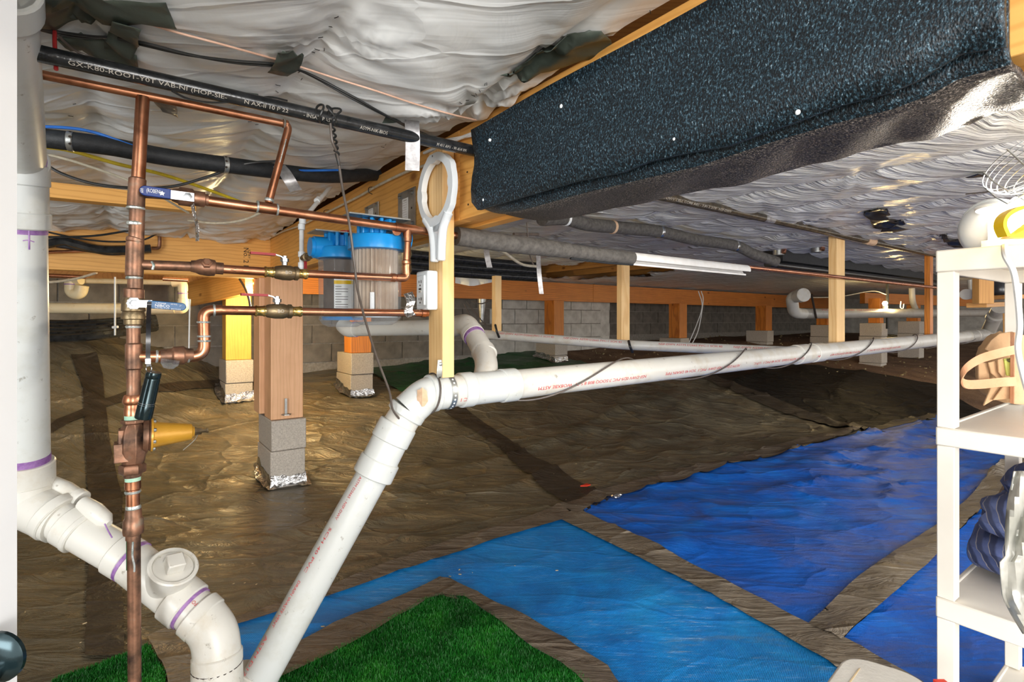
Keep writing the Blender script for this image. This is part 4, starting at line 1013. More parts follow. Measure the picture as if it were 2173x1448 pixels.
hn = (V.cross(Z)).normalized()
def flat_text(parent, s, p, size, dx, dy, mat, width=None, off=.0072):
    n = Vector(dx).cross(Vector(dy)).normalized()
    return mesh('printed_lettering', text_on(s, size, lambda x, y: (p+Vector(dx).normalized()*x+Vector(dy).normalized()*y, n), off, width), mat, parent=parent, smooth=False)
hd = (R(394, 652, .032)-R(313, 646, .032)).normalized()
flat_text(cw, 'NIBCO', R(328, 651, .032), .0085, hd, Z, M['white_ink'], .028); flat_text(cw, 'S-FP600A', R(330, 644.5, .032), .004, hd, Z, M['white_ink'], .020)
flat_text(cw, '600 WOG', R(362, 647, .032), .004, hd, Z, M['white_ink'], .012); flat_text(cw, '1"', R(380, 651, .032), .004, hd, Z, M['white_ink'], .004); flat_text(cw, '400 PSI CWP  BRONZE', R(328, 654.5, .032), .003, hd, Z, M['white_ink'], .05)
# riser below the valve
cpipe(R(283, 685), R(284, 860), .0135, 'oldcopper'); sold(R(283, 690), R(283, 698), .5, .0138)
hub(cw, R(284, 728), R(284, 785), .0135, .0165, M['oldcopper'], 'tee')
mesh('union', MB().lathe(R(282.5, 838), -Z, [(0, .0165), (.004, .0185), (.014, .0205), (.020, .0185), (.022, .0165), (.030, .0165), (.032, .0175), (.046, .0175)], 22), M['copper'], parent=cw)
cpipe(R(280, 878), R(280, 892), .0145, 'teflon', 'thread_tape')
# pressure regulator
rg0 = R(283, 890)
body = mesh('regulator_body', MB().lathe(rg0, -Z, [(0, .024), (.008, .024), (.010, .019), (.022, .026), (.045, .030), (.070, .030), (.086, .024), (.098, .022), (.100, .020), (.106, .020)], 8).box(R(268, 958), V, Z, U, .045, .042, .040).box(R(258, 935), V, Z, U, .012, .05, .034), M['oldcopper'], parent=cw)
md = body.modifiers.new('bevel', 'BEVEL'); md.width = .004; md.segments = 2
bd = (V+Vector((0, 0, -.03))).normalized(); bo = R(303, 925)
mesh('regulator_flange', MB().lathe(bo, bd, [(0, .036), (.006, .038), (.010, .038), (.011, .034), (.016, .036), (.019, .036)], 26), M['oldcopper'], parent=cw)
bell = mesh('regulator_bell', MB().lathe(bo+bd*.015, bd, [(0, .0375), (.004, .0375), (.006, .030), (.018, .0275), (.072, .0200), (.080, .0185), (.083, .013), (.086, .011)], 28), M['regulator'], parent=cw)
for k in range(8):
    a = 2*math.pi*k/8+.3; n1 = bd.cross(Z).normalized(); n2 = bd.cross(n1)
    mesh('flange_screw', MB().lathe(bo+bd*.015+(n1*math.cos(a)+n2*math.sin(a))*.033, bd, [(0, .0042), (.009, .0042), (.010, .002)], 8), M['chrome'], parent=cw)
mesh('adjusting_bolt', MB().lathe(bo+bd*.100, bd, [(0, .010), (.006, .010), (.006, .0085), (.016, .0085), (.016, .0045), (.026, .0045), (.026, .0065), (.030, .0065)], 6), M['bronze'], parent=cw)
mesh('tag_wire', MB().tube(spline([bo+bd*.108-Z*.008, bo+bd*.10-Z*.022, bo+bd*.078-Z*.042], 4), .0009, 6), M['steel'], parent=cw)
mesh('union_nut', MB().lathe(R(281, 985), -Z, [(0, .0235), (.003, .026), (.018, .026), (.021, .0235)], 6).lathe(R(281, 1003), -Z, [(0, .018), (.010, .017)], 18), M['oldcopper'], parent=cw)
cpipe(R(282, 1008), R(282, 1022), .0152, 'teflon', 'thread_tape')
cpipe(R(282, 1018), R(283, 1130), .0130, 'copper'); hub(cw, R(282, 1018), R(282, 1040), .013, .0155, M['copper'], 'coupling'); sold(R(282, 1040), R(282, 1050), .4, .0145)
sold(R(283, 1072), R(283, 1084), .5, .0135, .012)
mesh('reducer', MB().lathe(R(283, 1080), -Z, [(0, .0155), (.020, .0165), (.024, .0195), (.048, .0205), (.056, .0195), (.058, .0150), (.068, .0150)], 22), M['oldcopper'], parent=cw)
cpipe(R(284, 1138), R(287, 1660), .0130, 'oldcopper'); mark(cw, [R(282, 1150, .013), R(281, 1180, .0135), R(285, 1200, .013), R(285, 1214, .013)], .0022, M['solder'], 'solder_drip')
mesh('green_tag', MB().box(R(271, 1175, -.002), V, Z, U, .006, .075, .002), M['green_tarp'], parent=cw)
# top run, corner and slanting drop
T0, T1, T2 = R(56, 152), R(614, 265), R(570, 430)
bent(cw, [T0, T1, T2], .0095, M['copper'], .018, 'pipe'); hub(cw, along(T0, T1, .965), along(T0, T1, .985), .009, .0112, M['oldcopper'], 'elbow')
hub(cw, along(T0, T1, .972), along(T0, T1, .995), .0090, .0105, M['copper'], 'elbow'); sold(T0, T1, .975, .0108, .004); mark(cw, [along(T1, T2, .2)-U*.009, along(T1, T2, .35)-U*.0095, along(T1, T2, .5)-U*.009], .0016, M['solder'], 'solder_drip')
sold(T1, T2, .97, .0105, .008)
# valve branch
v0, v1 = R(292, 408), R(915, 493)
cpipe(v0, R(376, 414), .0125, 'oldcopper'); cpipe(R(430, 425), v1, .0122)
mesh('ball_valve', MB().lathe(R(365, 414), R(440, 425)-R(365, 414), [(0, .014), (.012, .0175), (.014, .0215), (.040, .0215), (.044, .0180), (.062, .0185), (.066, .0185), (.068, .014), (.074, .0145)], 10), M['oldcopper'], parent=cw)
sold(R(425, 424), R(432, 425), .5, .0145, .004)
hd2 = (R(362, 413, .032)-R(300, 405, .032)).normalized()
lever(cw, R(362, 413, .032), R(297, 404, .032), .0225, -.006, M['bluehandle'])
mesh('handle_plate', MB().box(along(R(362, 413, .033), R(408, 419, .033), .5), (R(408, 419, .033)-R(362, 413, .033)), Z, U, .050, .020, .003).lathe(R(398, 418, .032), -U, [(0, .009), (.006, .009), (.007, .005)], 6), M['chrome'], parent=cw)
flat_text(cw, '(ROBEN)', R(310, 409, .032), .0125, hd2, Z, M['white_ink'], .027); flat_text(cw, '600', R(304, 411, .032), .008, Z, -hd2, M['white_ink'], .010)
s_ = R(344, 410.5, .039); m = MB(); pts5 = [s_+(hd2*math.sin(2*math.pi*k/10)+Z*math.cos(2*math.pi*k/10))*(.006 if k % 2 == 0 else .0032) for k in range(10)]
m.add([s_]+pts5, [(0, 1+k, 1+(k+1) % 10) for k in range(10)]); m.f = [f[::-1] for f in m.f]; mesh('printed_star', m, M['white_ink'], parent=cw, smooth=False)
hub(cw, R(545, 439), R(588, 445), .0122, .0145, M['copper'], 'tee'); sold(R(545, 439), R(547, 439.3), .5, .0148, .005); sold(R(586, 445), R(590, 445.5), .5, .0145, .005)
# hanging foil tag under the valve
m = ribbon([R(408, 432, .01), R(412, 455, .012), R(418, 480, .014), R(419, 512, .012)], V*.5-U, .012); o = mesh('hanging_foil', m, M['foil'], parent=cw)
# second branch
b0, b1 = R(296, 562), R(842, 590)
cpipe(b0, R(412, 566), .0115, 'oldcopper'); cpipe(R(455, 570), R(565, 577), .0108); cpipe(R(645, 581), b1, .0105, 'newcopper')
mark(cw, [R(322, 556, .008), R(326, 563, .012), R(324, 572, .010)], .003, M['solder'], 'solder_blob')
mesh('check_valve', MB().lathe(R(405, 565), R(480, 571)-R(405, 565), [(0, .0135), (.010, .015), (.018, .019), (.038, .021), (.050, .019), (.052, .0145), (.068, .0145)], 20).lathe(R(438, 562, .012), -U+Z*.4, [(0, .012), (.012, .012), (.013, .008), (.017, .008)], 6), M['oldcopper'], parent=cw)
def red_valve(xa, xb, ya, yb, hx0, hy0, hx1, hy1, sx, sy):
    a, b = R(xa, ya), R(xb, yb); L = (b-a).length
    mesh('valve_body', MB().lathe(a, b-a, [(L*.22, .013), (L*.26, .0165), (L*.42, .0195), (L*.60, .0195), (L*.68, .0165), (L*.70, .0185), (L*.77, .0185), (L*.79, .013)], 20), M['bronze'], parent=cw)
    for q0, q1 in ((0, .24), (.76, 1)):
        mesh('press_fitting', MB().lathe(along(a, b, q0), b-a, [(0, .0125), (.004, .0145), (.007, .0125), (L*(q1-q0)-.008, .0130), (L*(q1-q0)-.005, .0145), (L*(q1-q0), .0130)], 20), M['brass'], parent=cw)
    s0 = R(sx, sy+14)
    mesh('valve_stem', MB().lathe(s0, Z, [(0, .007), (.008, .007), (.009, .0105), (.017, .0105), (.018, .006), (.024, .006)], 6), M['chrome'], parent=cw)
    top = s0+Z*.012; e1 = R(hx1, hy1, .0); e0 = R(hx0, hy0, .0)
    mesh('handle_neck', ribbon([top, along(top, e1, .4)+Z*.004, e1], U, .012, .003), M['chrome'], parent=cw)
    mesh('handle', ribbon([e1, along(e1, e0, .5), e0], U, .017, .006), M['redhandle'], parent=cw)
    mesh('cast_mark', text_on('BO', .012, lambda x, y: (along(a, b, .44)+(b-a).normalized()*x+Z*(y-.004)-U*.0193, -U), .0006), M['grey_ink'], parent=cw, smooth=False)
red_valve(560, 652, 577, 582, 531, 537, 584, 541, 604, 549)
bent(cw, [b1, R(863, 591), R(862, 565)], .0112, M['copper'], .022, 'elbow'); hub(cw, R(828, 589), R(840, 590), .0105, .0128, M['copper'], 'coupling')
cpipe(R(862, 570), R(865, 500), .0108); hub(cw, R(862, 552), R(862, 562), .0108, .0130, M['copper'], 'coupling'); hub(cw, R(865, 500), R(864, 515), .0108, .0130, M['copper'], 'coupling')
mesh('tee', MB().tube([R(865, 487), R(864, 506)], .0132, 18).tube([R(838, 482), R(882, 488)], .0138, 18).tube([R(842, 490), R(842, 490)+U*.10], .014, 18), M['copper'], parent=cw)
# third branch
bent(cw, [R(290, 757), R(434, 757), R(432, 660), R(470, 658)], .0132, M['copper'], .028, 'pipe')
mesh('check_valve', MB().lathe(R(340, 756), V, [(0, .0155), (.022, .017), (.026, .021), (.046, .022), (.052, .017), (.066, .015)], 20), M['oldcopper'], parent=cw)
for a_, b_, q in ((R(398, 757), R(402, 757), .5), (R(433, 712), R(433, 716), .5), (R(432, 682), R(432, 686), .5), (R(452, 659), R(456, 659), .5), (R(330, 757), R(336, 757), .5), (R(433, 722), R(433, 726), .5)): sold(a_, b_, q, .0136, .005)
cpipe(R(460, 658.5), R(545, 660), .0115); cpipe(R(638, 661.5), R(908, 665), .0105, 'newcopper'); red_valve(540, 640, 660, 661.5, 511, 625, 568, 627, 588, 635)
hub(cw, R(892, 664.6), R(904, 665), .0105, .0130, M['newcopper'], 'coupling')
# clear cap hanging below the check valve
mesh('drip_cap', MB().lathe(R(362, 764, .012), Vector((-.15, -.2, -1)), [(0, .019), (.010, .018), (.020, .010), (.022, .001)], 20), M['clear'], parent=cw)
# arrows drawn on the pipe
for (x, y, s_) in ((495, 573, -1), (500, 659, 1)):
    p = R(x, y, .0112); mesh('drawn_arrow', MB().tube([p+V*.006*-s_+Z*.004, p+V*.006*s_, p+V*.006*-s_-Z*.004], .0005, 6).tube([p-V*.022*s_, p+V*.006*s_], .0005, 6), M['black_ink'], parent=cw)

# foam-sleeved run beyond the hanger
t = thing('sleeved_pipe', R(1150, 520), 'grey foam sleeved pipe running right from the near hanger, then white foam and bare copper', 'insulated pipe')
g = [R(968, 501), R(1206, 532), R(1341, 548), R(1583, 573), R(1990, 611)]
cpl = mesh('pipe', MB().tube([R(930, 496), g[4]], .0115, 16), M['newcopper'], parent=t)
mesh('foam_sleeve', MB().tube([g[0], along(g[0], g[1], .5)-Z*.002, g[1]], [.030, .031, .029], 22), M['foam'], parent=t)
mesh('foam_sleeve', MB().tube([along(g[0], g[1], .995), along(g[1], g[2], .5)-Z*.002, g[2]], .0265, 22), M['foam'], parent=t)
m = MB(); 
def half(a, b, r, a0, a1, n=14, th=.008):
    d = (b-a).normalized(); n1 = d.cross(Z).normalized(); n2 = n1.cross(d); vs = []
    for p in (a, b):
        for q in (r, r-th):
            for k in range(n+1):
                an = a0+(a1-a0)*k/n; vs.append(p+(n1*math.cos(an)+n2*math.sin(an))*q)
    N_ = n+1; fs = []
    for k in range(n):
        fs += [(k, k+1, 2*N_+k+1, 2*N_+k), (N_+k+1, N_+k, 3*N_+k, 3*N_+k+1), (k+1, k, N_+k, N_+k+1), (2*N_+k, 2*N_+k+1, 3*N_+k+1, 3*N_+k)]
    fs += [(0, 2*N_, 3*N_, N_), (n, N_+n, 3*N_+n, 2*N_+n)]
    return vs, fs
mesh('sleeve_lip', MB().tube([along(g[1], g[2], .02)-Z*.028-U*.004, along(g[1], g[2], .6)-Z*.030-U*.004, g[2]-Z*.026-U*.004], .0055, 8), M['blackfoam'], parent=t)
SL0, SL1 = math.radians(-20), math.radians(270)
mesh('white_sleeve', MB().add(*half(g[2]-Z*.002, g[3]-Z*.002, .0265, SL0, SL1)), M['whitefoam'], parent=t)

# ---------------------------------------------------------------- water filters
def filt(name, px, Y, ycap0, ycap1, ybot, rc, rb, dark, label, port):
    base = P(px, ybot, Y); c = Vector((base.x, base.y, 0)); zt, zm, zb = [H+(HY-y)/F*Y for y in (ycap0, ycap1, ybot)]
    t = thing(name, Vector((c.x, c.y, zb)), label, 'water filter')
    L = zt-zm
    cap = mesh('cap', MB().lathe(c+Z*zm, Z, [(0, rc*.9), (.002, rc), (L*.15, rc), (L*.75, rc*1.0), (L*.93, rc*.95), (L, rc*.80), (L, .001)], 40), M['filter_blue'], parent=t)
    m = MB()
    for k in range(12):
        a = 2*math.pi*k/12; m.box(c+Z*(zt+.022)+Vector((math.cos(a), math.sin(a), 0))*rc*.55, (math.cos(a), math.sin(a), 0), (-math.sin(a), math.cos(a), 0), Z, rc*.30, rc*.13, .05)
    m.lathe(c+Z*(zt-.004), Z, [(0, rc*.52), (.045, rc*.48), (.046, .001)], 20)
    rib = mesh('cap_ribs', m, M['filter_blue'], parent=t); md = rib.modifiers.new('bevel', 'BEVEL'); md.width = .003; md.segments = 2
    mesh('port', MB().lathe(c+Z*(zt-L*.1)+V*(port*rc*.5), V*port, [(0, rc*.42), (rc*.62, rc*.42), (rc*.64, rc*.36), (rc*.75, rc*.36)], 24), M['filter_blue'], parent=t)
    h = zm-zb
    mesh('bowl', MB().lathe(c+Z*zb, Z, [(0, .001), (0, rb*.62), (h*.04, rb*.86), (h*.10, rb*.97), (h*.2, rb), (h*.99, rb*1.02)], 44), M['clear'], parent=t)
    mesh('bowl_ring', MB().lathe(c+Z*(zb+h*.10), Z, [(0, rb*.98), (.004, rb*1.015), (.008, rb*.99)], 44), M['clear'], parent=t)
    n = 30; m = MB(); vs = []
    for z_ in (zb+h*.16, zm+.005):
        for k in range(2*n):
            a = math.pi*k/n; q = rb*(.88 if k % 2 else .70); vs.append(c+Vector((math.cos(a)*q, math.sin(a)*q, z_)))
    m.add(vs, [(k, (k+1) % (2*n), 2*n+(k+1) % (2*n), 2*n+k) for k in range(2*n)]+[tuple(range(2*n-1, -1, -1)), tuple(range(2*n, 4*n))])
    if dark: mesh('cartridge', MB().lathe(c+Z*(zb+h*.14), Z, [(0, rb*.80), (h*.84, rb*.80), (h*.845, .001)], 30), M['carbon'], parent=t)
    else: mesh('cartridge', m, M['pleats'], parent=t, smooth=False)
    mesh('cartridge_cap', MB().lathe(c+Z*(zb+h*.10), Z, [(0, rb*.70), (0, rb*.86), (h*.05, rb*.88), (h*.055, .001)], 30), M['filter_blue' if dark else 'white_plastic'], parent=t)
    return t, c, zt, zm, zb
f2, c2, zt2, zm2, zb2 = filt('water_filter', 727, 1.84, 527, 552, 694, .088, .078, True, 'rear blue capped water filter with dark cartridge and red button on top', -1)
f1, c1, zt1, zm1, zb1 = filt('water_filter', 799, 1.63, 501, 533, 690, .085, .074, False, 'front blue capped water filter with tan pleated cartridge beside the near hanger', 1)
mesh('pressure_button', MB().lathe(c2+Z*(zt2+.030)+V*.012, Z, [(0, .018), (.022, .018), (.024, .021), (.030, .021), (.031, .001)], 20), M['filter_red'], parent=f2)
def wrap_label(parent, c, r, zc_, a0, a1, h, mat, name='label'):
    m = MB(); vs = []; n = 12
    for k in range(n+1):
        a = a0+(a1-a0)*k/n
        for z_ in (zc_-h/2, zc_+h/2): vs.append(c+Vector((math.cos(a)*r, math.sin(a)*r, z_)))
    return mesh(name, m.add(vs, [(2*k, 2*k+2, 2*k+3, 2*k+1) for k in range(n)]), mat, parent=parent)
zl = H+(HY-625)/F*1.77
wrap_label(f2, c2, .0800, zl, math.radians(268), math.radians(312), .105, M['white_plastic']); wrap_label(f2, c2, .0804, zl+.040, math.radians(268), math.radians(312), .012, M['yellow_plastic'], 'label_band')
for k in range(9):
    wrap_label(f2, c2, .0804, zl+.026-.0085*k, math.radians(271), math.radians(300 if k % 3 else 285), .0016, M['black_ink'], 'label_line')
wrap_label(f1, c1, .0655, H+(HY-640)/F*1.56, math.radians(268), math.radians(279), .055, M['whitefoam'], 'label')
one('filter_bracket', MB().box(c1+Z*(zt1+.050)-V*.01, V, U, Z, .19, .12, .004), M['steel'], 'grey metal bracket over the front water filter', 'bracket')
one('filter_bracket', MB().box(c2+Z*(zt2+.048)-V*.03, V, U, Z, .15, .10, .004), M['steel'], 'grey metal bracket over the rear water filter', 'bracket')
# inlet fittings and thin white supply pipe
t = thing('supply_pipe', P(640, 560, 2.0), 'thin white supply pipe dropping to a red-handled valve behind the copper valves', 'water pipe')
sp_ = [P(705, 392, 2.3), P(640, 470, 2.02), P(640, 575, 2.0)]
mesh('pipe', MB().tube(fillet(sp_, .02), .0085, 14), M['cable_white'], parent=t)
for x, y, Y in ((676, 428, 2.17), (642, 470, 2.02), (640, 482, 2.0), (640, 540, 2.0), (640, 563, 2.0)): mesh('coupling', MB().lathe(P(x, y, Y)+Z*.01, (0, 0, -1) if x < 650 else (P(640, 470, 2.02)-P(705, 392, 2.3)), [(0, .0125), (.02, .0125)], 16), M['white_plastic'], parent=t)
mesh('brass_nipple', MB().lathe(P(642, 548, 2.0), P(672, 541, 1.86)-P(642, 548, 2.0), [(0, .010), (.02, .013), (.03, .010), (.045, .016), (.06, .016), (.062, .011), (.10, .011)], 14), M['bronze'], parent=t)
mesh('handle', MB().box(P(648, 565, 1.97), (0, 0, 1), V, U, .045, .010, .006), M['redhandle'], parent=t)

# ---------------------------------------------------------------- filter wrench, outlet
wv_ = -.062; wc = BU(927, 403, wv_); wt = thing('filter_wrench', wc, 'white plastic filter wrench with open ring hanging from the near wooden hanger', 'wrench')
def wp(x, y, dv=0): q = BU(x, y, wv_); return q+V*dv
m = MB(); n = 48; vs = []; cu = uvof(wc)[0]
for k in range(n):
    a = 2*math.pi*k/n; jag = 1+.035*(abs(math.sin(a*2.5)) > .93)
    hole = .084 if (k % 12) > 1 else .079
    for rr_, dv in ((.108*jag, -.009), (.108*jag, .009), (hole, .009), (hole, -.009)):
        vs.append(wc+U*math.cos(a)*rr_*-1+Z*math.sin(a)*rr_+V*dv)
for k in range(n):
    k2 = (k+1) % n
    for j in range(4): m.add([], []); 
m.add(vs, [(k*4+j, ((k+1) % n)*4+j, ((k+1) % n)*4+(j+1) % 4, k*4+(j+1) % 4) for k in range(n) for j in range(4)])
mesh('ring', m, M['white_plastic'], parent=wt, angle=30)
m = MB()
for s_ in (-1, 1):
    pth = [wc+U*(s_*.070)-Z*.080, wc+U*(s_*.036-.004)-Z*.115, wc+U*(s_*.024-.006)-Z*.16, wc+U*(s_*.021-.006)-Z*.20, wc+U*(s_*.021-.006)-Z*.213]
    m.tube(spline(pth, 4), [.013]*16+[.010], 12)
m.box(wc-U*.006-Z*.15, U, Z, V, .045, .11, .008).box(wc-U*.006-Z*.11, U, Z, V, .075, .03, .008)
mesh('handle', m, M['white_plastic'], parent=wt, angle=40)
mesh('hook', MB().tube([wc+Z*.101-V*.01+U*.012, wc+Z*.097+V*.035-U*.01], .003, 8), M['cable_black'], parent=wt)
oc = UV(.175, -.047, H+(HY-617)/F*1.62); ot = thing('power_outlet', oc, 'white surface mounted power outlet on the near wooden hanger', 'outlet')
o = mesh('box', MB().box(oc-V*.018, U, Z, V, .078, .118, .036), M['white_plastic'], parent=ot); md = o.modifiers.new('bevel', 'BEVEL'); md.width = .006; md.segments = 3
o = mesh('face', MB().box(oc-V*.038, U, Z, V, .048, .090, .006), M['white_plastic'], parent=ot); md = o.modifiers.new('bevel', 'BEVEL'); md.width = .002; md.segments = 2
for dz in (.026, -.026):
    for du, hh in ((-.007, .009), (.007, .007)): mesh('slot', MB().box(oc-V*.0412+Z*dz+U*du, U, Z, V, .0025, hh, .0015), M['black_ink'], parent=ot)
    mesh('slot', MB().lathe(oc-V*.041+Z*(dz-.011), -V, [(0, .0028), (.0012, .0028)], 10), M['black_ink'], parent=ot)
for dz, mt in ((.004, 'black_ink'), (-.004, 'grey_ink')): mesh('button', MB().box(oc-V*.0418+Z*dz, U, Z, V, .014, .005, .002), M[mt], parent=ot)

# metal tie plates
for (xa, xb, ya, yb, lab) in ((776, 803, 434, 480, 'small steel tie plate on the girder above the front filter'), (846, 881, 404, 488, 'large steel tie plate on the girder beside the filter wrench')):
    pa, pb = BU(xa, (ya+yb)/2, -.003), BU(xb, (ya+yb)/2, -.003); c = (pa+pb)/2; hh = (yb-ya)/F*c.y*1.0
    tt = thing('tie_plate', c, lab, 'metal plate'); wU = (pa-pb).length
    mesh('plate', MB().box(c, U, Z, V, wU, hh, .004), M['steel'], parent=tt)
    for du in (-.36, .36):
        for dz in (-.38, .38): mesh('bolt', MB().lathe(c-V*.002+U*wU*du+Z*hh*dz, -V, [(0, .009), (.001, .009), (.001, .0065), (.008, .006), (.009, .003)], 6), M['chrome'], parent=tt)
    mesh('hole', MB().lathe(c-V*.0018-U*wU*.32, -V, [(0, .004), (.0008, .004)], 10), M['black_ink'], parent=tt)
    mesh('label', MB().box(c-V*.0026+U*wU*.05+Z*-.0*hh, U, Z, V, wU*.34, hh*.60, .0006), M['whitefoam'], parent=tt)
    for k in range(9): mesh('label_line', MB().box(c-V*.0034+U*wU*(.05+(.03 if k % 3 else 0))+Z*hh*(.25-.06*k), U, Z, V, wU*(.26 if k % 3 else .20), hh*(.008 if k else .03), .0004), M['grey_ink'], parent=tt)
for (x, y, v_) in ((990, 365, -.003), (992, 434, -.003), (932, 376, -.003), (940, 400, -.003), (822, 480, -.003), (700, 470, -.003), (655, 540, -.003), (672, 515, -.003)):
    p = BU(x, y, v_); mesh('nail_hole', MB().lathe(p+V*.0025, -V, [(0, .003), (.0008, .003)], 10), M['black_ink'], parent=bigb)

# ---------------------------------------------------------------- black pipes and foam pipe overhead
bp0, bp1 = P(58, 108, .955), BU(1007, 321, -.03)
bp1 = P(1012, 322, 1.50)
t = thing('black_pipe', along(bp0, bp1, .5), 'glossy black plastic pipe with white print crossing the upper left to the padding', 'pipe')
pipe(t, bp0, bp1, .0155, M['abs'])
for s0, s, wd_ in ((.06, 'GX-K80-ROO1-Y0T VAB-NI (HOP-SIE-', .26), (.37, 'N AX-II 10 P 22', .09), (.50, '- INSAD BASTN', .075), (.64, 'ASYM-NIK-BIOS', .07), (.86, 'M 411 AM1 - W-414 VM', .09)):
    a_ = along(bp0, bp1, s0)
    fn = on_pipe(a_, bp1, .0157, 0, (-.55, -1, -.55))
    mesh('printed_lettering', text_on(s, .0115, fn, width=wd_), M['grey_ink'], parent=t, smooth=False)
q0, q1 = P(1340, 402, 2.17), P(1990, 543, 4.45)
t = thing('dusty_pipe', q0, 'dusty dark pipe with rusty clamp running under the film at the right', 'pipe')
pipe(t, q0, q1, .0200, M['brownabs']); cl_ = P(1806, 494, 3.40)
mesh('rusty_clamp', MB().ring(along(q0, q1, .615), along(q0, q1, .645), .02, .030, 20).tube([cl_+Z*.02, cl_+Z*.06], .010, 12), M['putty'], parent=t)
mesh('print_band', MB().ring(along(q0, q1, .27), along(q0, q1, .295), .0195, .0208, 20), M['tape_silver'], parent=t)
fn = on_pipe(along(q0, q1, .04), q1, .0203, 0, (-.3, -1, -.6)); mesh('printed_lettering', text_on('ABS-DWV CELL CORE ABS - 3 IN 2 2/78   NSF-DWV', .015, fn, width=.55), M['grey_ink'], parent=t, smooth=False)
one('brown_strap_wire', MB().tube([along(q0, q1, .34)+Z*.022-U*.01, along(q0, q1, .48)-Z*.022-U*.01, along(q0, q1, .63)-Z*.03], .004, 8), M['cable_brown'], 'brown wire running along the dusty dark pipe', 'wire')
one('red_tie', MB().tube(spline([P(1876, 500, 3.85), P(1884, 480, 3.87), P(1882, 500, 3.8), P(1874, 515, 3.8), P(1868, 512, 3.8)], 5), .004, 8), M['red_tie'], 'red tie looped round the dusty dark pipe', 'cable tie')
fp_ = [P(1150, 464, 2.45), P(1200, 464, 2.6), P(1245, 476, 2.7), P(1300, 482, 2.85), P(1400, 492, 3.05), P(1470, 508, 3.2), P(1560, 522, 3.45), P(1600, 540, 3.5), P(1648, 556, 3.55)]
t = thing('foam_pipe', fp_[3], 'curving grey foam pipe hung in clips under the right-hand film', 'insulated pipe')
mesh('foam_sleeve', MB().tube(spline(fp_, 5), .034, 20), M['foam'], parent=t)
for i, mt in ((1, 'white_plastic'), (3, 'putty'), (4, 'chrome'), (6, 'chrome')): 
    d = (fp_[i+1]-fp_[i-1]).normalized(); mesh('clip', MB().ring(fp_[i]-d*.010, fp_[i]+d*.010, .034, .0365, 20), M[mt], parent=t)
fo = [P(20, 284, 1.36), P(60, 289, 1.36), P(150, 300, 1.38), P(240, 312, 1.44), P(350, 333, 1.52), P(478, 350, 1.62), P(600, 365, 1.75), P(700, 374, 1.90), P(800, 370, 2.12)]
t = thing('foam_pipe', fo[2], 'black foam sleeved pipe sagging under the film at the upper left beside the blue cable', 'insulated pipe')
mesh('foam_sleeve', MB().tube(spline(fo, 5), .0245, 20), M['blackfoam'], parent=t)
for i in (2, 5):
    d = (fo[i+1]-fo[i-1]).normalized(); o = mesh('strap_band', MB().ring(fo[i]-d*.008, fo[i]+d*.008, .0245, .026, 20), M['steel'], parent=t)
    for k in range(3): mesh('strap_hole', MB().lathe(fo[i]+(-U*math.cos(.7*k-.5)+Z*math.sin(.7*k-.5))*.0258, (-U*math.cos(.7*k-.5)+Z*math.sin(.7*k-.5)), [(0, .0035), (.0006, .0035)], 8), M['black_ink'], parent=t)
fn = on_pipe(fo[0], fo[1], .0249, .105, (-.3, -1, -.1), flip=True); fn = on_pipe(fo[1], fo[2], .0249, .085, (-.3, -1, -.1), flip=True); mesh('printed_lettering', text_on('10 X 1/2 NOM WALL', .013, fn, width=.095), M['grey_ink'], parent=t, smooth=False)

# ---------------------------------------------------------------- cables
def cable(name, pts, r, mat, label, cat='cable', n=6, group=None):
    return one(name, MB().tube(spline(pts, n), r, 8), M[mat], label, cat, group)
def ceil(px, py, d=.006): p = PC(px, py); return p-Z*d
cable('cable', [ceil(*q) for q in ((200, -6), (330, 48), (480, 90), (600, 124), (640, 137), (720, 163), (800, 188), (880, 215), (960, 238), (1010, 250))], .0022, 'cable_salmon', 'salmon coloured thin cable stapled across the white film at the upper left')
for k in range(2):
    o_ = k*5; side = ('upper', 'lower')[k]
    cable('cable', [ceil(x, y+o_*math.sin(i*1.2), .010) for i, (x, y) in enumerate(((66, 46), (120, 56), (190, 66), (240, 70), (310, 86), (400, 106), (500, 119), (590, 127), (650, 146), (740, 196), (800, 228), (862, 258), (930, 290), (1000, 318)))], .0028, 'cable_black',
          side+' one of two black cables running under the green tape patches', group='paired black cables')
cable('cable', [ceil(118, 58, .012), ceil(170, 92, .02), P(243, 132, 1.1)], .0026, 'cable_brown', 'short dark cable dropping from the film to the black pipe at the far upper left')
cable('red_tie', [ceil(116, 56, .008), P(116, 90, 1.0), P(118, 126, .99), P(119, 148, .985)], .0035, 'red_tie', 'dark red tie hanging down over the black pipe at the upper left', 'cable tie')
cable('cable', [P(30, 267, 1.33), P(60, 268, 1.33), P(150, 272, 1.37), P(210, 284, 1.41), P(290, 312, 1.46), P(380, 335, 1.53), P(470, 347, 1.60), P(560, 357, 1.69), P(640, 362, 1.78), P(722, 361, 1.86)], .0040, 'cable_blue', 'bright blue cable draped along the black foam pipe')
cable('cable', [P(90, 311, 1.5), P(150, 320, 1.53), P(250, 348, 1.6), P(340, 369, 1.7), P(420, 395, 1.8), P(520, 432, 1.95)], .0055, 'cable_yellow', 'yellow cable sagging below the black foam pipe')
cable('cable', [P(84, 340, 1.5), P(130, 368, 1.52), P(200, 390, 1.55), P(285, 399, 1.58), P(370, 395, 1.6), P(450, 372, 1.62), P(520, 348, 1.64), P(590, 342, 1.7)], .0042, 'cable_black', 'black cable sagging in a long curve behind the blue valve handle')
cable('cable', [P(80, 322, 1.72), P(180, 350, 1.8), P(300, 395, 1.95), P(400, 452, 2.2)], .0045, 'cable_cream', 'pale cable slanting behind the riser to the wooden cleat')
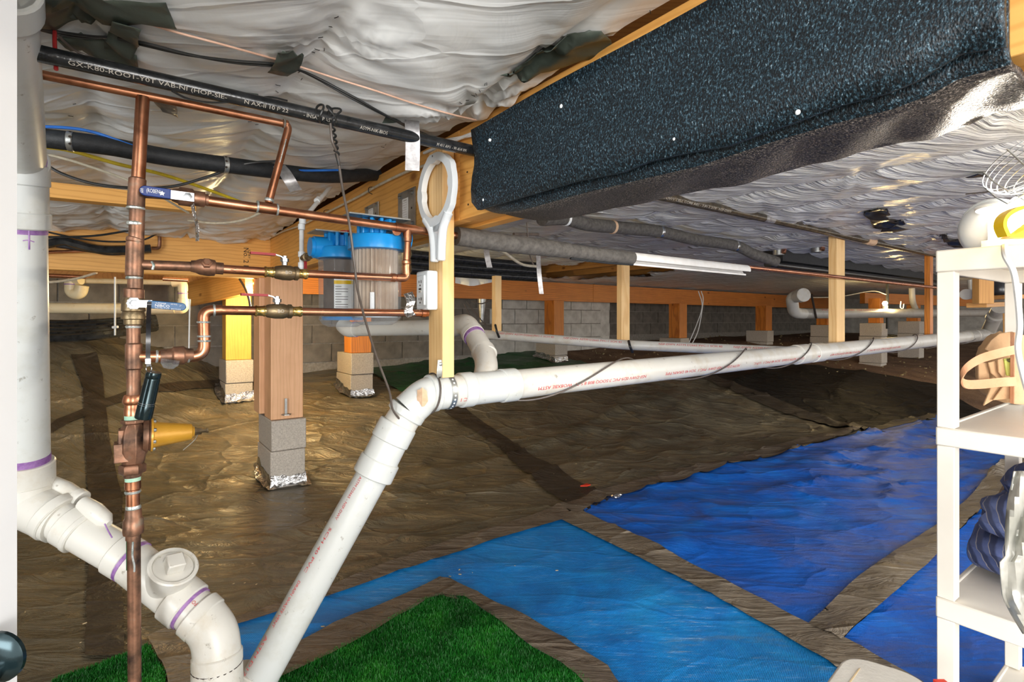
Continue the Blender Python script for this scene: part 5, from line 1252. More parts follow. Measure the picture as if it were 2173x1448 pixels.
cable('cable', [P(400, 468, 2.6), P(460, 474, 2.5), P(520, 466, 2.4), P(575, 440, 2.3)], .0055, 'cable_cream', 'cream cable looping below the film above the corner')
cable('cable', [BU(x, y, -.012) for x, y in ((560, 512), (600, 492), (640, 478), (700, 448), (760, 418), (800, 395), (860, 366), (900, 352), (940, 336))], .0050, 'cable_cream', 'cream cable stapled along the top of the girder over the filters')
cable('cable', [BU(x, y, -.018) for x, y in ((900, 325), (985, 290), (1060, 262), (1120, 238), (1180, 208), (1250, 160), (1330, 118), (1420, 72), (1500, 30), (1570, -6))], .0050, 'cable_white', 'upper white flat cable following the girder above the black padding')
cable('cable', [BU(x, y, -.016) for x, y in ((930, 300), (1010, 286), (1080, 270), (1140, 240), (1200, 205), (1260, 178), (1330, 142), (1400, 100), (1470, 62))], .0042, 'cable_white', 'lower white flat cable just above the black padding')
for i, (x, y) in enumerate(((1068, 262), (1295, 130), (785, 402), (690, 450))):
    p = BU(x, y, -.022); one('cable_hook', MB().tube(spline([p+Z*.012+V*.018, p+Z*.006-V*.004, p-Z*.012-V*.004, p-Z*.018+V*.01], 4), .0016, 6), M['staple'],
        ['bent wire hook at the left end of the padding holding the white cables', 'bent wire hook over the middle of the padding holding the white cables', 'bent wire hook on the girder above the front filter', 'bent wire hook on the girder above the rear filter'][i], 'hook')
# twisted knot on the black pipe
kc = P(703, 246, 1.235); m = MB()
for off, tl in ((-.026, .2), (-.004, -.5), (.008, .5)):
    pts = [kc+V*off+(V*tl*.02*math.sin(a*2))+(-U*math.cos(a)+Z*math.sin(a))*.0195 for a in [2*math.pi*k/24 for k in range(25)]]; m.tube(pts, .0026, 6, False)
tw = []
for k in range(60):
    a = k*.55; tw.append(kc-Z*(.018+k*.0012)-U*.004+Vector((math.cos(a), math.sin(a), 0))*.0042+V*.0002*k)
m.tube(tw, .0028, 6); m.tube([kc-Z*.085+V*.010, kc-Z*.112+V*.018], .0028, 6)
one('cord_knot', m, M['cable_black'], 'dark cord knotted and twisted round the black pipe', 'cord')
one('thin_black_wire', MB().tube(spline([P(365, 193, 1.05), P(400, 210, 1.09), P(450, 218, 1.12), P(520, 214, 1.16), P(570, 206, 1.20), P(610, 214, 1.21)], 5), .0022, 6), M['cable_black'], 'thin black wire looped below the black pipe', 'wire')

# ---------------------------------------------------------------- tape patches and staples on the film
def patch(pts, mat, label, seed, off=-.011):
    q = [PC(*p) for p in pts]; m = poly_drape(ragged(xy(q), .002, .03, seed), zc, off, .015); m.f = [f[::-1] for f in m.f]
    o = mesh('tape_patch', m, M[mat], angle=180); md = o.modifiers.new('t', 'SOLIDIFY'); md.thickness = .0008
    return tag(o, label, 'tape')
patch([(55, -8), (352, -8), (376, 50), (300, 38), (200, 34), (120, 52), (55, 44)], 'tape_green', 'large dark green tape patch in the top left corner of the film', 1)
patch([(238, 24), (300, 42), (291, 84), (277, 110), (221, 84)], 'tape_green', 'dark green tape square over the paired black cables near the left', 2, -.018)
patch([(120, 72), (210, 70), (290, 106), (294, 136), (240, 134), (150, 98)], 'tape_green', 'slanting dark green tape strip just above the black pipe', 3)
patch([(600, 88), (645, 99), (632, 132), (610, 145), (568, 137)], 'tape_green', 'small dark tape square over the salmon cable in the middle of the film', 4, -.018)
patch([(1062, 150), (1085, 146), (1160, 100), (1250, 52), (1276, 54), (1296, 74), (1299, 93), (1200, 132), (1112, 166), (1100, 156)], 'tape_green', 'long grey green tape strip on the film left of the black padding', 5)
patch([(380, 168), (430, 166), (548, 190), (552, 202), (520, 208), (420, 190)], 'tape_green', 'olive tape sliver along the upper edge of the black pipe', 6)
patch([(318, 196), (372, 205), (378, 242), (345, 228)], 'tape_silver', 'tan taped fold behind the top of the copper riser', 7)
hg = thing('silver_tape', P(872, 262, 1.42), 'silver tape strip hanging over the black pipe left of the filter wrench', 'tape')
mesh('strip', ribbon([P(874, 256, 1.385), P(875, 275, 1.375), P(876, 310, 1.385), P(875, 362, 1.40)], Vector((1, .2, 0)), .037, .001), M['tape_silver'], parent=hg)
mesh('fold', ribbon([P(815, 254, 1.37), P(838, 254, 1.40), P(860, 250, 1.42)], Vector((.3, .3, .8)), .024, .001), M['tape_green'], parent=hg)
grn = thing('tape_flap', P(610, 360, 1.65), 'grey tape flap hanging open beside the slanting copper pipe', 'tape')
mesh('flap', ribbon([P(592, 352, 1.62), P(604, 366, 1.60), P(616, 385, 1.60), P(628, 405, 1.62)], Vector((.9, .35, .25)), .035, .001), M['tape_silver'], parent=grn)
st = []; k_ = 0
for px, py in ((714, 33), (702, 53), (680, 76), (663, 107), (673, 102), (688, 102), (635, 150), (632, 140), (590, 178), (588, 192), (1029, 176), (1018, 190), (1010, 197), (1004, 200), (998, 204), (991, 210), (978, 216), (1033, 175), (812, 310), (818, 305), (158, 218), (150, 244), (530, 256), (545, 262), (640, 165), (1380, 22), (1540, 360), (1440, 385), (1620, 470)):
    p = PC(px, py)-Z*.0035; a = random.Random(k_).uniform(0, 3.1); dd_ = Vector((math.cos(a), math.sin(a), 0)); k_ += 1
    st.append(MB().tube([p-dd_*.005+Z*.001, p-dd_*.005, p+dd_*.005, p+dd_*.005+Z*.001], .0008, 5))
for i, m in enumerate(st):
    one('staple', m, M['staple'], 'small dark staple pinning the white film to a joist', 'staple', 'staples in the white film')

# torn dark patches in the film at the right
def tear(pts, label, seed, off=-.012): return patch(pts, 'black_plastic', label, seed, off)
tear([(1832, 452), (1862, 436), (1878, 440), (1890, 452), (1880, 455), (1898, 466), (1922, 472), (1890, 480), (1868, 482), (1852, 478), (1846, 462)], 'jagged dark tear in the film above the dusty pipe', 21)
tear([(1872, 482), (1900, 474), (1935, 482), (1905, 488), (1868, 488)], 'narrow dark tear just beside the jagged tear in the film', 22)
tear([(1988, 494), (2010, 498), (2062, 522), (2050, 524), (2010, 512)], 'dark slit in the film just left of the shelf top', 23)
tear([(2048, 370), (2075, 362), (2098, 366), (2090, 371), (2060, 372)], 'small brown tear in the film near the wire cage', 24)
# ---------------------------------------------------------------- black pipes, straps and far plumbing
t = thing('black_pipe_bundle', P(1000, 560, 4.2), 'dark bundle of black pipes below the film, seen under the sleeved pipe', 'pipes')
for k, (ya, yb, r_) in enumerate(((540, 566, .035), (557, 577, .03), (571, 590, .035))):
    mesh('pipe', MB().tube([P(868, ya, 3.75), P(1000, (ya+yb)/2+1, 4.15), P(1142, yb, 4.6)], r_, 16), M['abs'], parent=t)
t = thing('black_duct', P(1800, 570, 5), 'long flat black duct and pipe under the film beyond the wide hanger', 'duct')
d0, d1 = P(1640, 541, 4.25), P(2010, 592, 6.9)
mesh('duct', MB().box((d0+d1)/2, d1-d0, Z, U, (d1-d0).length, .11, .16), M['blackfoam'], parent=t); mesh('pipe', MB().tube([P(1630, 560, 4.15), P(2010, 606, 6.7)], .035, 14), M['abs'], parent=t)
mesh('pipe', MB().tube([P(1760, 515, 4.3), P(2010, 572, 6.9)], .05, 14), M['abs'], parent=t)
for (x, y, lab) in ((1652, 528, 'shiny metal hanger clip at the left end of the black duct'), (1733, 522, 'shiny metal hanger clip holding a copper stub above the black duct')):
    q = P(x, y, 4.1); tt = thing('duct_clip', q, lab, 'clip')
    mesh('clip', MB().tube([q+Z*.05, q-Z*.05], .040, 16), M['steel'], parent=tt); mesh('copper_stub', MB().tube([q-U*.05+Z*.02, q-U*.05-Z*.04-V*.02], .016, 12), M['newcopper'], parent=tt)
def strip(px, y0, y1, Y, w, mat, label, dx=3):
    return one('hanging_strip', ribbon([P(px, y0, Y), P(px+dx*.3, (y0+y1)/2, Y-.01), P(px+dx, y1, Y)], Vector((1, .1, 0)), w, .002), M[mat], label, 'strip')
strip(1031, 515, 568, 2.6, .027, 'tape_silver', 'short grey strip hanging behind the sleeved pipe', 8)
strip(1142, 535, 624, 2.6, .022, 'tape_silver', 'long grey strip hanging in front of the far beam', 7)
one('foil_scrap', ribbon([P(866, 622, 1.50), P(872, 640, 1.49), P(866, 660, 1.49), P(874, 672, 1.49)], Vector((.9, .5, .3)), .026, .003), M['foil'], 'crumpled foil scrap clinging to the lowest copper branch', 'foil')
one('twisted_wire', MB().tube(spline([P(1118, 472, 2.3), P(1120, 500, 2.32), P(1124, 540, 2.3), P(1132, 562, 2.3)], 5), .003, 6).tube([P(1090, 497, 2.25), P(1142, 498, 2.4)], .007, 8), M['cable_brown'], 'dark wire and short stick below the end of the padding', 'wire')
cable('cable', [P(1000, 510, 2.6), P(1060, 530, 2.8), P(1105, 560, 3.0), P(1140, 566, 3.1)], .008, 'cable_cream', 'cream flat cable sagging below the sleeved pipe')
for i, pts in enumerate((((1482, 618), (1490, 650), (1478, 690), (1462, 728)), ((1488, 618), (1492, 640), (1482, 700), (1466, 735)))):
    cable('wire', [P(x, y, 6.8) for x, y in pts], .006, 'cable_white', ['left one of two thin white wires beside the second far post', 'right one of two thin white wires beside the second far post'][i], 'wire')
t = thing('metal_post', P(1022, 640, 5.0), 'pale tapered metal pipe hanging behind the branch elbow', 'pipe')
mesh('pipe', MB().tube([P(1023, 635, 5.0), P(1022, 684, 5.0)], [.042, .020], 16), M['steel'], parent=t)
for i, pts in enumerate((((985, 645), (1005, 680), (1040, 708)), ((990, 640), (1012, 668), (1032, 690), (1052, 692)), ((1000, 638), (1020, 645), (1045, 636)))):
    cable('wire', [P(x, y, 4.4) for x, y in pts], .005, 'cable_brown', ['lowest brown wire trailing behind the branch elbow', 'brown wire ending at the small orange hanger', 'short brown wire looping round the tapered metal pipe'][i], 'wire')
for i, (x, y0_, y1_, Y_) in enumerate(((1053, 690, 716, 3.40), (1336, 724, 748, 3.20))):
    cable('cord', [P(x-2, y0_, Y_), P(x+1, (y0_+y1_)/2, Y_-.04), P(x+6, y1_, Y_)], .008, 'cable_black', ['dark tie at the foot of the small orange hanger', 'dark tie at the foot of the hanger under the torn film'][i], 'tie')
# film scrap hanging in front of the far beam
m = MB(); vs = []
for i in range(9):
    for j in range(5):
        x = 966+ (1046-966)*i/8; y = 584+(24-2*abs(i-3.5))*j/4; vs.append(P(x, y, 4.6+.03*math.sin(i*1.7)*j/4))
m.add(vs, [(i*5+j, (i+1)*5+j, (i+1)*5+j+1, i*5+j+1) for i in range(8) for j in range(4)]); one('film_scrap', m, M['film'], 'loose white film scrap hanging under the black pipe bundle', 'film')

# right-hand far drain
t = thing('far_drain', P(1690, 665, 6.2), 'pale drain pipe with red print running right from a double elbow at the far beam', 'drain pipe')
fa, fb = P(1700, 666, 6.2), P(2110, 664, 9.0)
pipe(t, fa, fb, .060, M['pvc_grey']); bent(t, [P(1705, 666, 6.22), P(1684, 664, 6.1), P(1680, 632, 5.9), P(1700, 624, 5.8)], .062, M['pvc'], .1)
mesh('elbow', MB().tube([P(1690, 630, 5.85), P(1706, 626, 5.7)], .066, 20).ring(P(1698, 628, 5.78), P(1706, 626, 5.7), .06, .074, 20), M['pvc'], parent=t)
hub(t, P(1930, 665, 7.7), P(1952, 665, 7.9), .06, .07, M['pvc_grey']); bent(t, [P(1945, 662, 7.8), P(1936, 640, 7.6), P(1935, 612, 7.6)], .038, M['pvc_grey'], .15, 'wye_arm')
fn = on_pipe(fa, fb, .0605, .35, (-.2, -1, .5)); mesh('printed_lettering', text_on('PVC-1 SCH 40 DRAIN   NSF-DWV ASTM   D2665', .035, fn, width=1.6), M['red_ink'], parent=t, smooth=False)
mesh('strap', MB().tube([P(1722, 625, 6.1), P(1732, 675, 6.25)], .012, 8), M['black_ink'], parent=t)
one('far_strap', MB().box(P(1883, 640, 7.3), Z, V, U, .75, .05, .02), M['cable_black'], 'dark strap round the far pale drain beside the small lit lamp', 'strap')
# small lit lamp
lp = P(1878, 649, 7.2); t = thing('small_lamp', lp, 'small lit bulb on the far post, glowing yellow', 'lamp')
mesh('bulb', MB().lathe(lp, Z, [(0, .001), (.01, .025), (.03, .032), (.05, .025), (.06, .012)], 16), M['bulb2'], parent=t)
mesh('socket', MB().lathe(lp-Z*.05, Z, [(0, .03), (.05, .03), (.055, .015)], 14), M['white_plastic'], parent=t)
light('small_lamp_light', 'POINT', lp-U*.08+Z*.02, 11, (1, .72, .32), .04)
cable('wire', [P(1700, 632, 6.5), P(1780, 630, 6.8), P(1850, 618, 7.0), P(1880, 625, 7.2)], .006, 'cable_cream', 'cream wire leading to the small lit lamp', 'wire')
cable('wire', [P(1912, 640, 7.2), P(1911, 652, 7.2), P(1916, 655, 7.2), P(1918, 645, 7.2)], .007, 'cable_white', 'small white wire loop right of the small lit lamp', 'wire')
# wooden box frame and things seen through the shelf
t = thing('wooden_box', P(2085, 620, 3.2), 'orange wooden box frame seen through the upper opening of the shelf', 'box')
for (a_, b_, w_, tt_) in ((P(2086, 590, 3.2), P(2086, 645, 3.2), .09, .05),): board('side', a_, b_, Vector((1, 0, 0)), w_, tt_, M['joist'], t)
board('bottom', P(2100, 632, 3.3), P(2142, 631, 3.3), Z, .025, .2, M['joist'], t); board('rail', P(2072, 648, 3.3), P(2115, 646, 3.6), Z, .03, .1, M['joist'], t)
one('black_bag', MB().lathe(P(2122, 628, 3.35), Z, [(0, .07), (.02, .08), (.08, .075), (.12, .04), (.13, .001)], 14), M['black_plastic'], 'dark bag standing in the orange wooden box frame', 'bag')
t = thing('grey_elbow', P(2055, 625, 3.6), 'small grey pipe elbow seen through the shelf left of the orange box', 'pipe')
mesh('elbow', MB().tube(fillet([P(2050, 625, 3.3), P(2058, 625, 3.5), P(2072, 622, 3.8)], .03), .033, 16), M['pvc_grey'], parent=t); mesh('pipe', MB().tube([P(2058, 594, 3.5), P(2060, 618, 3.5)], .014, 12), M['pvc_grey'], parent=t)
tag(board('far_stake', P(2139, 665, 4.6), P(2141, 760, 4.6), V, .05, .06, M['joist']), 'thin orange stake seen through the shelf beside its rear leg', 'timber')
# rocks and rubble
rnd = random.Random(11)
for i, (x, y, s_, lab) in enumerate(((1870, 716, .16, 'large dark edged stone left of the pale rubble beyond the long drain'), (1900, 712, .10, 'middle pale stone of the rubble beyond the long drain'), (1922, 714, .08, 'round stone right of the large dark edged stone'), (1893, 706, .06, 'small bright stone on top of the rubble'), (1948, 712, .07, 'rightmost pale stone of the rubble beside the orange hanger'))):
    q = PF(x, y+8); bm = bmesh.new(); bmesh.ops.create_icosphere(bm, subdivisions=2, radius=1)
    m = MB().add([q+Vector((v.co.x*s_*1.5, v.co.y*s_, v.co.z*s_*.45))*rnd.uniform(.8, 1.15)+Z*s_*.25 for v in bm.verts], [tuple(v.index for v in f.verts) for f in bm.faces]); bm.free()
    one('stone', m, M['rock'], lab, 'stone')
m = MB()
for i in range(420):
    x = rnd.uniform(1240, 1980); y = rnd.uniform(705, 770) if x < 1700 else rnd.uniform(705, 800); q = PF(x, y); s_ = rnd.uniform(.008, .028)
    m.box(q+Z*s_*.3, (rnd.uniform(-1, 1), rnd.uniform(-1, 1), rnd.uniform(-.4, .4)), (0, .3, 1), Vector((rnd.uniform(-1, 1), 1, 0)), s_, s_*.6, s_*.8)
one('gravel', m, M['rock'], 'scattered gravel and wood chips on the bare dirt', 'gravel', smooth=False)['kind'] = 'stuff'
m = MB()
for i in range(70):
    x = rnd.uniform(60, 1250); y = rnd.uniform(900, 1440); q = PF(x, y); q.z = float(zsheet(q.x, q.y))+.012; s_ = rnd.uniform(.002, .006); a = rnd.uniform(0, 3)
    m.box(q, (math.cos(a), math.sin(a), 0), (-math.sin(a), math.cos(a), 0), Z, s_*2.2, s_*.8, .0015)
one('wood_crumbs', m, M['kraft'], 'tiny wood crumbs scattered over the sheets', 'crumbs', smooth=False)['kind'] = 'stuff'
q = PF(1240, 1047); q.z = float(zsheet(q.x, q.y))+.03
one('red_scrap', MB().prism([q+U*.0-V*.035, q-U*.025+V*.0, q-U*.02+V*.035, q+U*.01+V*.03], Z*.006), M['red_scrap'], 'bright red plastic scrap on the brown sheet near the tape crossing', 'scrap')
q = PF(1309, 1071); q.z = float(zsheet(q.x, q.y))+.018; bm = bmesh.new(); bmesh.ops.create_icosphere(bm, subdivisions=2, radius=1)
one('foil_ball', MB().add([q+Z*.008+Vector((v.co.x*.030, v.co.y*.018, v.co.z*.014))*rnd.uniform(.7, 1.25) for v in bm.verts], [tuple(v.index for v in f.verts) for f in bm.faces]), M['foil'], 'crumpled foil scrap on the corner of the large deep blue tarp', 'foil', smooth=False); bm.free()

# left background plumbing
t = thing('cream_drain', P(240, 655, 3.9), 'cream drain pipe rising at an elbow, seen under the cross beam behind the riser', 'drain pipe')
c0, c1 = P(60, 654, 3.75), P(372, 656, 4.0)
pipe(t, c0, c1, .038, M['cream']); bent(t, [P(366, 656, 4.0), P(389, 656, 4.02), P(389, 640, 4.02)], .039, M['cream'], .05); pipe(t, P(389, 642, 4.02), P(388, 612, 4.02), .030, M['cream'])
bent(t, [P(388, 618, 4.02), P(388, 600, 4.02), P(366, 600, 4.0)], .034, M['cream'], .05); pipe(t, P(368, 600, 4.0), P(165, 596, 3.85), .019, M['cream'])
hub(t, P(389, 642, 4.02), P(389, 634, 4.02), .03, .036, M['cream']); band(t, P(388, 624, 4.02), P(388, 622, 4.02), .0335, M['purple']); band(t, P(364, 656, 4.0), P(368, 656, 4.0), .0385, M['purple'])
t = thing('cream_trap', P(160, 615, 3.8), 'rounded cream trap fitting hanging at the far left under the cross beam', 'pipe fitting')
mesh('trap', MB().tube(fillet([P(152, 598, 3.8), P(152, 622, 3.8), P(170, 624, 3.8), P(174, 606, 3.8)], .04), .042, 18).tube([P(152, 596, 3.8), P(172, 594, 3.8)], .035, 16), M['cream'], parent=t); band(t, P(152, 603, 3.8), P(152, 605, 3.8), .044, M['purple'])
for i, (a_, b_, r_, mt, lab) in enumerate(((P(60, 583, 3.6), P(182, 588, 3.7), .014, 'newcopper', 'orange copper pipe above the cream trap'), (P(346, 592, 3.7), P(400, 595, 3.75), .014, 'newcopper', 'short orange copper pipe above the cream drain elbow'))):
    one('copper_pipe', MB().tube([a_, b_], r_, 12), M[mt], lab, 'water pipe')
cable('cable', [P(60, 601, 3.3), P(110, 599, 3.3), P(160, 592, 3.25), P(205, 579, 3.2)], .008, 'cable_cream', 'cream cable rising to the cross beam at the far left')
for i in range(5):
    pts = [P(60, 686+i*8, 3.9-.05*i), P(150, 688+i*8-i*.5, 3.95-.05*i), P(230, 684+i*6.4, 4.05-.05*i), P(330, 676+i*5, 4.3)]
    cable('black_hose', pts, .030, 'abs', ['topmost', 'second', 'middle', 'fourth', 'lowest'][i]+' black hose of the five lying on the bank at the far left', 'hose')
t = thing('hanging_string', P(243, 640, 3.0), 'white string hanging behind the riser with a small pale toggle', 'string')
mesh('string', MB().tube([P(244, 588, 3.2), P(244, 712, 3.2)], .005, 6), M['cable_white'], parent=t); mesh('toggle', MB().tube([P(239, 695, 3.19), P(250, 694, 3.19)], .008, 8), M['cable_white'], parent=t)
cable('string', [P(403, 635, 3.0), P(402, 680, 3.0), P(401, 742, 3.0)], .004, 'cable_white', 'thin white string hanging left of the yellow lit post', 'string')
# dark hoses and copper in front of cross beam, upper left
for i, (pts, r_, mt, lab, cat) in enumerate((
    ([(80, 503), (150, 503), (215, 499), (290, 487), (360, 482)], .006, 'cable_black', 'black wire running straight across the cross beam', 'wire'),
    ([(90, 490), (160, 505), (230, 513), (300, 510), (335, 495)], .005, 'cable_black', 'black wire sagging across the cross beam', 'wire'),
    ([(80, 522), (130, 512), (160, 518), (220, 530), (320, 528)], .026, 'abs', 'upper thick black hose on the face of the cross beam', 'hose'),
    ([(120, 518), (200, 530), (240, 535), (320, 530)], .020, 'blackfoam', 'lower thick black hose on the face of the cross beam', 'hose'),
    ([(80, 536), (180, 532), (290, 526)], .009, 'copper', 'thin copper pipe crossing below the black hoses on the cross beam', 'water pipe'),
    ([(322, 527), (336, 526), (339, 515), (338, 490)], .010, 'oldcopper', 'short aged copper elbow rising at the cross beam', 'water pipe'))):
    cable('hose' if 'hose' in cat else ('copper_pipe' if 'pipe' in cat else 'wire'), [onplane(x, y, UV(2.52+.015*i, 0), V) for x, y in pts], r_, mt, lab, cat)
# power cord near the yellow post, hidden work light behind the corner post
cable('black_cable', [P(508, 592, 3.9), P(520, 612, 3.9), P(528, 635, 3.9), P(531, 655, 3.9)], .008, 'cable_black', 'black power cord dropping with a plug beside the yellow lit post')
wl = UV(2.95, .0, 0); wl = P(566, 612, 4.45)
t = thing('hidden_bulb', wl, 'bare bulb behind the corner post lighting the yellow post', 'lamp')
mesh('bulb', MB().lathe(wl, Z, [(0, .001), (.01, .02), (.03, .028), (.05, .02), (.06, .012)], 14), M['bulb'], parent=t); mesh('socket', MB().lathe(wl+Z*.06, Z, [(0, .014), (.05, .018)], 12), M['black_plastic'], parent=t)
light('hidden_bulb_light', 'POINT', P(552, 636, 4.1), 38, (1, .80, .42), .05)

# flashlight
ft = thing('flashlight', P(313, 888, 1.12), 'small black metal flashlight hanging on a wrist strap from the lower blue valve handle', 'flashlight')
fa, fb = P(327, 790, 1.12), P(304, 888, 1.12); Lf = (fb-fa).length
mesh('body', MB().lathe(fa, fb-fa, [(0, .001), (0, .0135), (.004, .0145), (.012, .0145), (.013, .0138), (.016, .0145), (.028, .0145), (.030, .0150), (Lf-.030, .0150), (Lf-.028, .0158), (Lf-.003, .0162), (Lf, .0155), (Lf, .001)], 28), M['knob'], parent=ft)
for q in (.66, .70): mesh('silver_ring', MB().ring(along(fa, fb, q), along(fa, fb, q+.012), .0148, .0153, 24), M['chrome'], parent=ft)
mesh('key_ring', MB().tube([P(316, 783, 1.12)+Vector((math.cos(a), 0, math.sin(a)))*.006 for a in [2*math.pi*k/16 for k in range(17)]], .001, 6, False), M['chrome'], parent=ft)
mesh('strap', ribbon([R(317, 640, .040), R(316, 655, .045), P(315, 700, 1.12), P(314, 760, 1.12), P(316, 778, 1.12)], V, .0085, .0015), M['black_plastic'], parent=ft)
mesh('ferrule', MB().box(P(314, 767, 1.118), V, Z, U, .0095, .010, .004), M['chrome'], parent=ft)

# ---------------------------------------------------------------- hatch door at the left edge
dt = bpy.data.objects.new('door_1', None); COL.objects.link(dt); tag(dt, kind='structure'); dt.location = (-.60, .52, 0); ORG['door_1'] = Vector(dt.location)
xe = (38-CX)/F*.592
o = mesh('door_panel', MB().box((xe-.20, .575, 1.0), (1, 0, 0), (0, 1, 0), Z, .40, .032, 1.9), M['door'], parent=dt)
kp = P(12, 1392, .555); kn = mesh('door_handle', MB().lathe(kp+Vector((-.004, 0, .0)), Vector((0, -1, 0)), [(0, .026), (.004, .026), (.008, .020), (.010, .010)], 28), M['knob'], parent=dt)
kq = kp+Vector((-.004, -.014, -.018))
o = mesh('handle_lever', MB().tube([kp+Vector((-.004, -.004, -.01)), kq+Vector((0, -.012, 0))], .009, 16).box(kq+Vector((.010, -.016, -.001)), (1, 0, -.12), (0, 1, 0), Z, .034, .010, .018), M['knob'], parent=dt)
md = o.modifiers.new('bevel', 'BEVEL'); md.width = .003; md.segments = 2

# ---------------------------------------------------------------- cream plastic shelf unit
S0 = P(1986, HY, 1.2); S0.z = 0
st_ = thing('shelf_unit', Vector((S0.x, S0.y, float(zf(S0.x, S0.y)))), 'cream plastic shelf unit with open tiers at the right edge', 'shelf')
WL, DL = .32, .62; Ud = -U
lev = [(.157, .049), (-.240, .041), (-.622, .046), (-1.0, .045)]
def sbox(name, a0, a1, b0, b1, z0, z1, bev=.003):
    c = S0+Ud*(a0+a1)/2+V*(b0+b1)/2+Z*(H+(z0+z1)/2)
    o = mesh(name, MB().box(c, Ud, V, Z, abs(a1-a0), abs(b1-b0), abs(z1-z0)), M['cream_plastic'], parent=st_)
    md = o.modifiers.new('bevel', 'BEVEL'); md.width = bev; md.segments = 2; return o
for zt, h in lev:
    sbox('shelf', .003, WL-.003, .003, DL-.003, zt-.014, zt-.003)
    sbox('front_rail', -.001, .0355, .0, DL, zt-h, zt, .0025) if False else None
    sbox('rim', .0, WL, -.001, .010, zt-h, zt); sbox('rim', 0, WL, DL-.010, DL+.001, zt-h, zt)
    sbox('rim', -.001, .010, 0, DL, zt-h, zt); sbox('rim', WL-.010, WL+.001, 0, DL, zt-h, zt)
tops = [l[0]-l[1] for l in lev]; 
for a_ in (0, WL-.034):
    for b_ in (0, DL-.036):
        zs_ = [(lev[i][0]-lev[i][1], lev[i+1][0]) for i in range(3)]+[(lev[3][0]-lev[3][1], -H+.0)]
        for z1_, z0_ in zs_: sbox('leg', a_+.001, a_+.033, b_+.001, b_+.037, z0_, z1_, .002)
def SP(a, b, z): return S0+Ud*a+V*b+Z*(H+z)

# ---------------------------------------------------------------- on the shelf
# work lamp, boxes and yellow clamp on top
zt = .157
lc = P(2106, 470, 1.33); lc.z = H+zt+.07
wl_t = thing('work_lamp', Vector((lc.x, lc.y, H+zt)), 'glowing white bowl work lamp lying on its side on the shelf top', 'lamp')
ax = Vector((.75, .25, .12)).normalized()
mesh('reflector', MB().lathe(lc-ax*.05, ax, [(0, .02), (.006, .045), (.025, .064), (.045, .070), (.050, .072), (.050, .067), (.026, .060), (.010, .042), (.006, .018)], 36), M['white_plastic'], parent=wl_t)
mesh('rim', MB().tube([lc+(ax.cross(Z).normalized()*math.cos(a)+ax.cross(ax.cross(Z)).normalized()*math.sin(a))*.071 for a in [2*math.pi*k/40 for k in range(41)]], .006, 10, False), M['white_plastic'], parent=wl_t)
bc = P(2162, 442, 1.27)
mesh('bulb', MB().lathe(bc-Z*.02, Z, [(0, .001), (.006, .016), (.022, .024), (.038, .018), (.046, .010)], 18), M['bulb'], parent=wl_t)
mesh('shade_flange', MB().lathe(P(2140, 450, 1.26), Vector((.1, 0, 1)), [(0, .045), (.004, .060), (.010, .062), (.012, .056), (.006, .040)], 32), M['white_plastic'], parent=wl_t)
light('work_lamp_light', 'POINT', bc+Vector((-.012, -.03, -.035)), 40, (1, .90, .76), .03)
pk = thing('package', P(2120, 500, 1.28), 'small white package with black print beside the work lamp', 'package'); q = P(2137, 486, 1.30); q.z = H+zt+.062
mesh('box', MB().box(q, V, U, Z, .10, .05, .05), M['white_plastic'], parent=pk)
flat_text(pk, 'F*cyn', q-U*.025-V*.046+Z*-.012, .026, V, Z, M['black_ink'], .045, .001); flat_text(pk, 'HB', q-U*.025+V*.010+Z*-.004, .024, V, Z, M['black_ink'], .030, .001)
one('cardboard_box', MB().box(Vector((q.x, q.y, H+zt+.018)), V, U, Z, .12, .07, .036), M['kraft'], 'tan cardboard box under the white package on the shelf top', 'box')
yc = thing('yellow_clamp', P(2150, 500, 1.08), 'bright yellow curved plastic clamp on the front of the shelf top', 'clamp')
yb = P(2165, 508, 1.06); yb.z = H+zt+.004
arc = [yb+Vector((-.032, 0, .006)), yb+Vector((-.040, 0, .028)), yb+Vector((-.028, .004, .048)), yb+Vector((0, .006, .062)), yb+Vector((.04, .006, .070))]
mesh('arm', ribbon(arc, Vector((0, 1, 0)), .022, .008), M['yellow_plastic'], parent=yc)
o = mesh('jaw', MB().prism([yb+Vector((-.034, -.012, .002)), yb+Vector((.06, -.012, .002)), yb+Vector((.06, -.012, .046)), yb+Vector((.02, -.012, .036)), yb+Vector((-.006, -.012, .016))], (0, .022, 0)), M['yellow_plastic'], parent=yc)
# white power cord down the front
cable('white_cable', [P(2131, 522, 1.09), P(2134, 545, 1.06), P(2150, 575, 1.05), P(2158, 620, 1.05), P(2164, 690, 1.05), P(2160, 740, 1.05), P(2172, 800, 1.04), P(2190, 860, 1.03)], .0055, 'cable_white', 'white power cord hanging down the front of the cream shelf')
